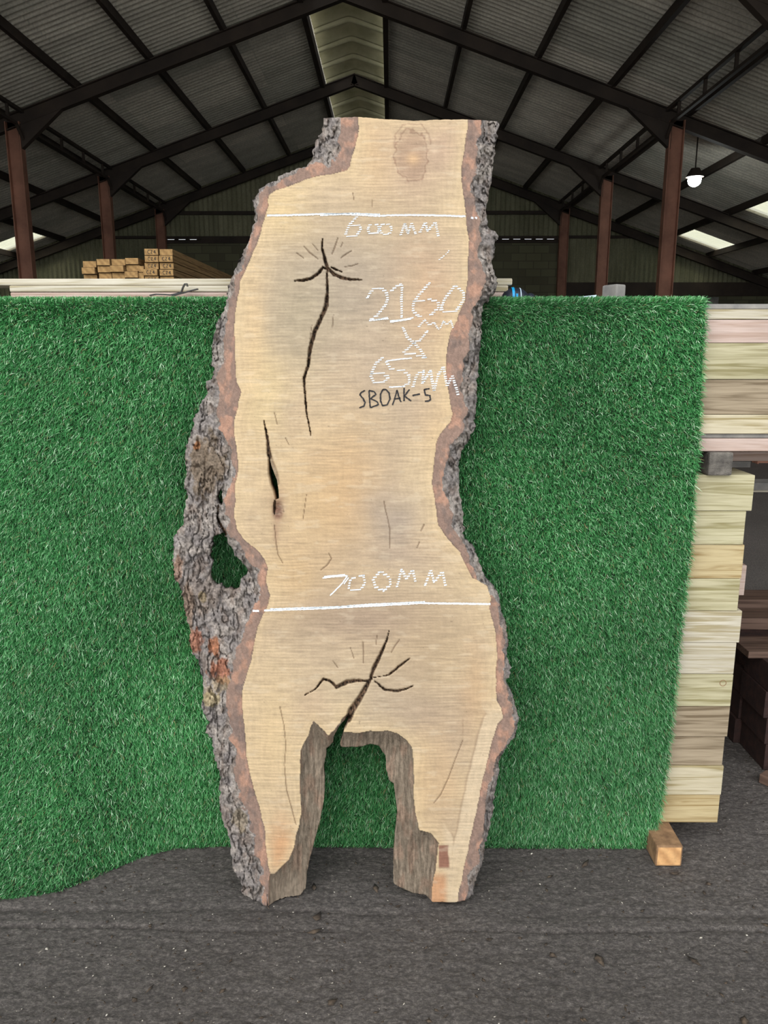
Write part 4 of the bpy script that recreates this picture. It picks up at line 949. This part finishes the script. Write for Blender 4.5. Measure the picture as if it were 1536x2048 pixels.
# chalk and marker writing on the slab face
def stroke_samples(pts, step):
    out = []
    for a, b in zip(pts[:-1], pts[1:]):
        a, b = np.array(a, float), np.array(b, float); L = np.linalg.norm(b-a); n = max(1, int(L/step))
        for k in range(n): out.append(a+(b-a)*k/n)
    out.append(np.array(pts[-1], float)); return np.array(out)
def write(name, strokes, wd, mat, label, dash=None, seed=0, lift=.0012):
    R = np.random.RandomState(seed); V = []; Q = []
    for st in strokes:
        if dash:
            smp = stroke_samples(st, 1.0)
            band = {}
            ph = R.rand()*dash
            # group samples by saw-ridge rows; each run of samples in one row is one chalk dash
            run = []; prev = None
            def flush(run):
                if len(run) < 1: return
                r = np.array(run); yr = r[:, 1].mean(); x0, x1 = r[:, 0].min()-wd*.5-R.rand()*1.0, r[:, 0].max()+wd*.5+R.rand()*1.0
                h = dash*.33*(.75+.5*R.rand()); sl_ = -.04*(x1-x0)
                k = len(V)
                for (a, b) in ((x0, yr-h*.5), (x0+.6, yr+h), (x1, yr+h*.6+sl_), (x1-.6, yr-h+sl_)): V.append((a, b))
                Q.append((k, k+1, k+2, k+3))
            for q in smp:
                yy = q[1]+q[0]*.03; row = math.floor(yy/dash); fr = yy/dash-row
                if row != prev: flush(run); run = []; prev = row
                if fr < .74 and R.rand() > .04: run.append(q)
            flush(run)
        else:
            smp = stroke_samples(st, 2.0); n = len(smp)
            tg = np.gradient(smp, axis=0); tg /= np.linalg.norm(tg, axis=1, keepdims=True)+1e-9; nr = np.stack([-tg[:, 1], tg[:, 0]], -1)
            hw_ = wd/2*(.7+.6*R.rand(n)); hw2 = wd/2*(.7+.6*R.rand(n)); k = len(V)
            for i in range(n): V.append(tuple(smp[i]+nr[i]*hw_[i])); V.append(tuple(smp[i]-nr[i]*hw2[i]))
            for i in range(n-1): Q.append((k+2*i, k+2*i+1, k+2*i+3, k+2*i+2))
    V = np.array(V); W = slab_pt(V[:, 0], V[:, 1], -lift)-P0; Bk = slab_pt(V[:, 0], V[:, 1], .0008)-P0
    nV = len(V); Qa = np.array(Q); Vn = np.concatenate([W, Bk]); sides = []
    for (a, b, c_, d) in Q:
        for (p_, q_) in ((a, b), (b, c_), (c_, d), (d, a)): sides.append((p_, q_, q_+nV, p_+nV))
    o = link(name, npmesh(name, Vn, np.concatenate([Qa, np.array(sides)])), mat, slab); o['label'] = label
def oval(cx, cy, rx, ry, rot=0, n=18, a0=-80):
    return [(cx+rx*math.cos(math.radians(a0+360*k/n)), cy+ry*math.sin(math.radians(a0+360*k/n))) for k in range(n+1)]
write('chalk_line', [[(534, 431), (580, 430), (642, 428), (694, 428), (740, 430.5), (756, 431.5), (790, 430), (842, 430), (890, 431), (931, 432.5)], [(640, 430), (700, 427), (760, 429)], [(942, 435), (947, 436)], [(950, 434.5), (954, 437)]], 3.8, M['chalk'], 'upper white chalk line', seed=1)
write('chalk_line', [[(528, 1221), (606, 1218), (660, 1216), (720, 1212.5), (764, 1210.5), (842, 1206), (910, 1207), (981, 1208)], [(540, 1218.5), (606, 1216), (680, 1214), (720, 1210), (850, 1204)], [(505, 1221.5), (518, 1222)]], 3.8, M['chalk'], 'lower white chalk line', seed=2)
write('chalk_writing', [[(714, 433), (699, 449), (691, 467), (696, 474), (712, 472), (722, 457), (718, 450), (703, 452)], oval(747, 458, 11, 11), oval(771, 458, 12, 11), [(801, 471), (810, 446), (816, 467), (823, 446), (831, 467)], [(839, 466), (851, 444), (855, 462), (871, 444), (877, 473)]], 4.0, M['chalk'], 'chalk text 600MM', 4.2, 3)
write('chalk_writing', [[(735, 595), (740, 586), (746, 579), (761, 575), (773, 585), (775, 598), (772, 608), (756, 629), (740, 640)], [(782, 582), (791, 574), (801, 568), (804, 572), (803, 600), (803, 634)], [(859, 566), (840, 587), (827, 605), (826, 621), (837, 633), (860, 631), (876, 616), (877, 605), (860, 598), (829, 604)], [(910, 571), (889, 598), (881, 618), (892, 626), (912, 622), (928, 598), (927, 585), (912, 572)]], 4.6, M['chalk'], 'large chalk number 2160', 4.6, 4)
write('chalk_writing', [[(738, 641), (777, 637)], [(780, 641.5), (800, 640), (827, 635)], [(780, 644), (822, 638)], [(750, 640), (776, 635)]], 2.6, M['chalk'], 'chalk strokes under the 2 and 1', seed=14)
write('chalk_writing', [[(837, 654), (850, 639), (857, 650), (868, 645), (877, 658)], [(880, 657), (887, 642), (893, 650), (902, 641), (906, 655)]], 2.6, M['chalk'], 'small chalk text mm', 3.6, 5)
write('chalk_writing', [[(806, 655), (814, 674), (827, 685), (841, 700), (851, 716)], [(855, 662), (840, 680), (827, 686), (815, 698), (806, 706), (830, 709), (851, 716)]], 4.2, M['chalk'], 'chalk multiplication cross X', 4.2, 6)
write('chalk_writing', [[(765, 715), (751, 728), (741, 751), (748, 765), (767, 765), (777, 754), (764, 746), (743, 748)], [(772, 722), (781, 738), (806, 741), (818, 751), (818, 766), (806, 773)], [(825, 775), (834, 749), (847, 741), (845, 766), (861, 741), (868, 783)], [(868, 783), (876, 750), (887, 733), (894, 773), (905, 751), (917, 791)]], 4.6, M['chalk'], 'chalk text 65MM', 4.6, 7)
write('chalk_writing', [[(772, 722), (800, 718), (824, 716)], [(778, 774), (806, 773)]], 2.6, M['chalk'], 'chalk bars of the digit 5', seed=8)
write('chalk_writing', [[(727, 1151), (712, 1153), (700, 1160), (697, 1178), (712, 1181), (722, 1178), (730, 1166), (727, 1151)], [(761, 1142), (746, 1158), (751, 1174), (767, 1182), (781, 1169), (780, 1156), (761, 1142)], [(794, 1173), (803, 1139), (813, 1158), (825, 1139), (831, 1163)], [(850, 1170), (862, 1140), (868, 1164), (885, 1143), (891, 1171)]], 4.0, M['chalk'], 'chalk text 00MM of 700MM', 5.0, 9)
write('chalk_writing', [[(645, 1156), (670, 1153), (695, 1151)], [(648, 1153), (690, 1149)], [(695, 1151), (685, 1166), (660, 1191)], [(697, 1155), (688, 1168)]], 2.6, M['chalk'], 'chalk digit 7 of 700MM', seed=10)
write('chalk_writing', [[(900, 499), (893, 507), (884, 515), (876, 521)]], 1.5, M['chalk'], 'faint chalk tick', 3.4, 11)
write('marker_writing', [[(730, 781), (722, 785), (720, 790), (726, 797), (730, 805), (728, 812), (718.6, 815.5)], [(738, 781), (739, 800), (740.7, 816)], [(738, 781), (748, 783), (752, 789), (741, 797), (754, 803), (757, 809), (742, 815)],
    [(766, 779), (761, 788), (761, 802), (765, 811), (774, 810), (780, 798), (778, 786), (772, 779), (766, 779)], [(785, 810), (790, 795), (794, 780), (798, 795), (802, 804)], [(790, 798), (801, 796)],
    [(808, 776), (808, 802)], [(819, 779), (809, 792), (822, 802)], [(825, 791), (840, 788)], [(848, 779), (859, 777)], [(848, 779), (851, 790), (860, 791), (861, 799), (857, 802), (850, 802.5)]], 2.8, M['ink'], 'black marker text SBOAK-5', seed=12)

# ------------------------------------------------------------------ loose chips on the floor
def chips(name, n, smin, smax, mat, seed, label, cat, flat=.5):
    R = np.random.RandomState(seed); V = []; T = []
    oc = np.array([(1, 0, 0), (0, 1, 0), (-1, 0, 0), (0, -1, 0), (0, 0, 1), (0, 0, -1)], float); of = [(0, 1, 4), (1, 2, 4), (2, 3, 4), (3, 0, 4), (1, 0, 5), (2, 1, 5), (3, 2, 5), (0, 3, 5)]
    for i in range(n):
        x_, y_ = R.uniform(-1.4, 1.8), 1.45+1.7*R.rand()**1.3
        if y_ > np.interp(x_, BEX, BEY)-.03 and x_ < 1.0: continue
        s = R.uniform(smin, smax)*(1+1.5*(R.rand() > .95)); a = R.rand()*6.28; ca, sa = math.cos(a), math.sin(a); st = 1+R.rand()*1.6
        p = oc*np.array([s*st, s, s*flat])*(1+.3*R.randn(6, 1)); q = np.stack([p[:, 0]*ca-p[:, 1]*sa+x_, p[:, 0]*sa+p[:, 1]*ca+y_, p[:, 2]+s*flat*.6], -1)
        q[:, 2] = np.maximum(q[:, 2], -.001); k = len(V)*6; V.append(q); T += [(a_+k, b_+k, c_+k) for a_, b_, c_ in of]
    o = link(name, npmesh(name, np.concatenate(V), None, np.array(T)), mat); tag(o, label, cat, kind='stuff')
chips('stone_grit', 900, .0007, .0022, M['stone'], 21, 'scattered pale grit specks on the dark floor', 'grit')
chips('bark_crumbs', 1500, .0012, .0042, M['chip'], 22, 'scattered dark bark crumbs on the floor around the slab', 'debris', .35)
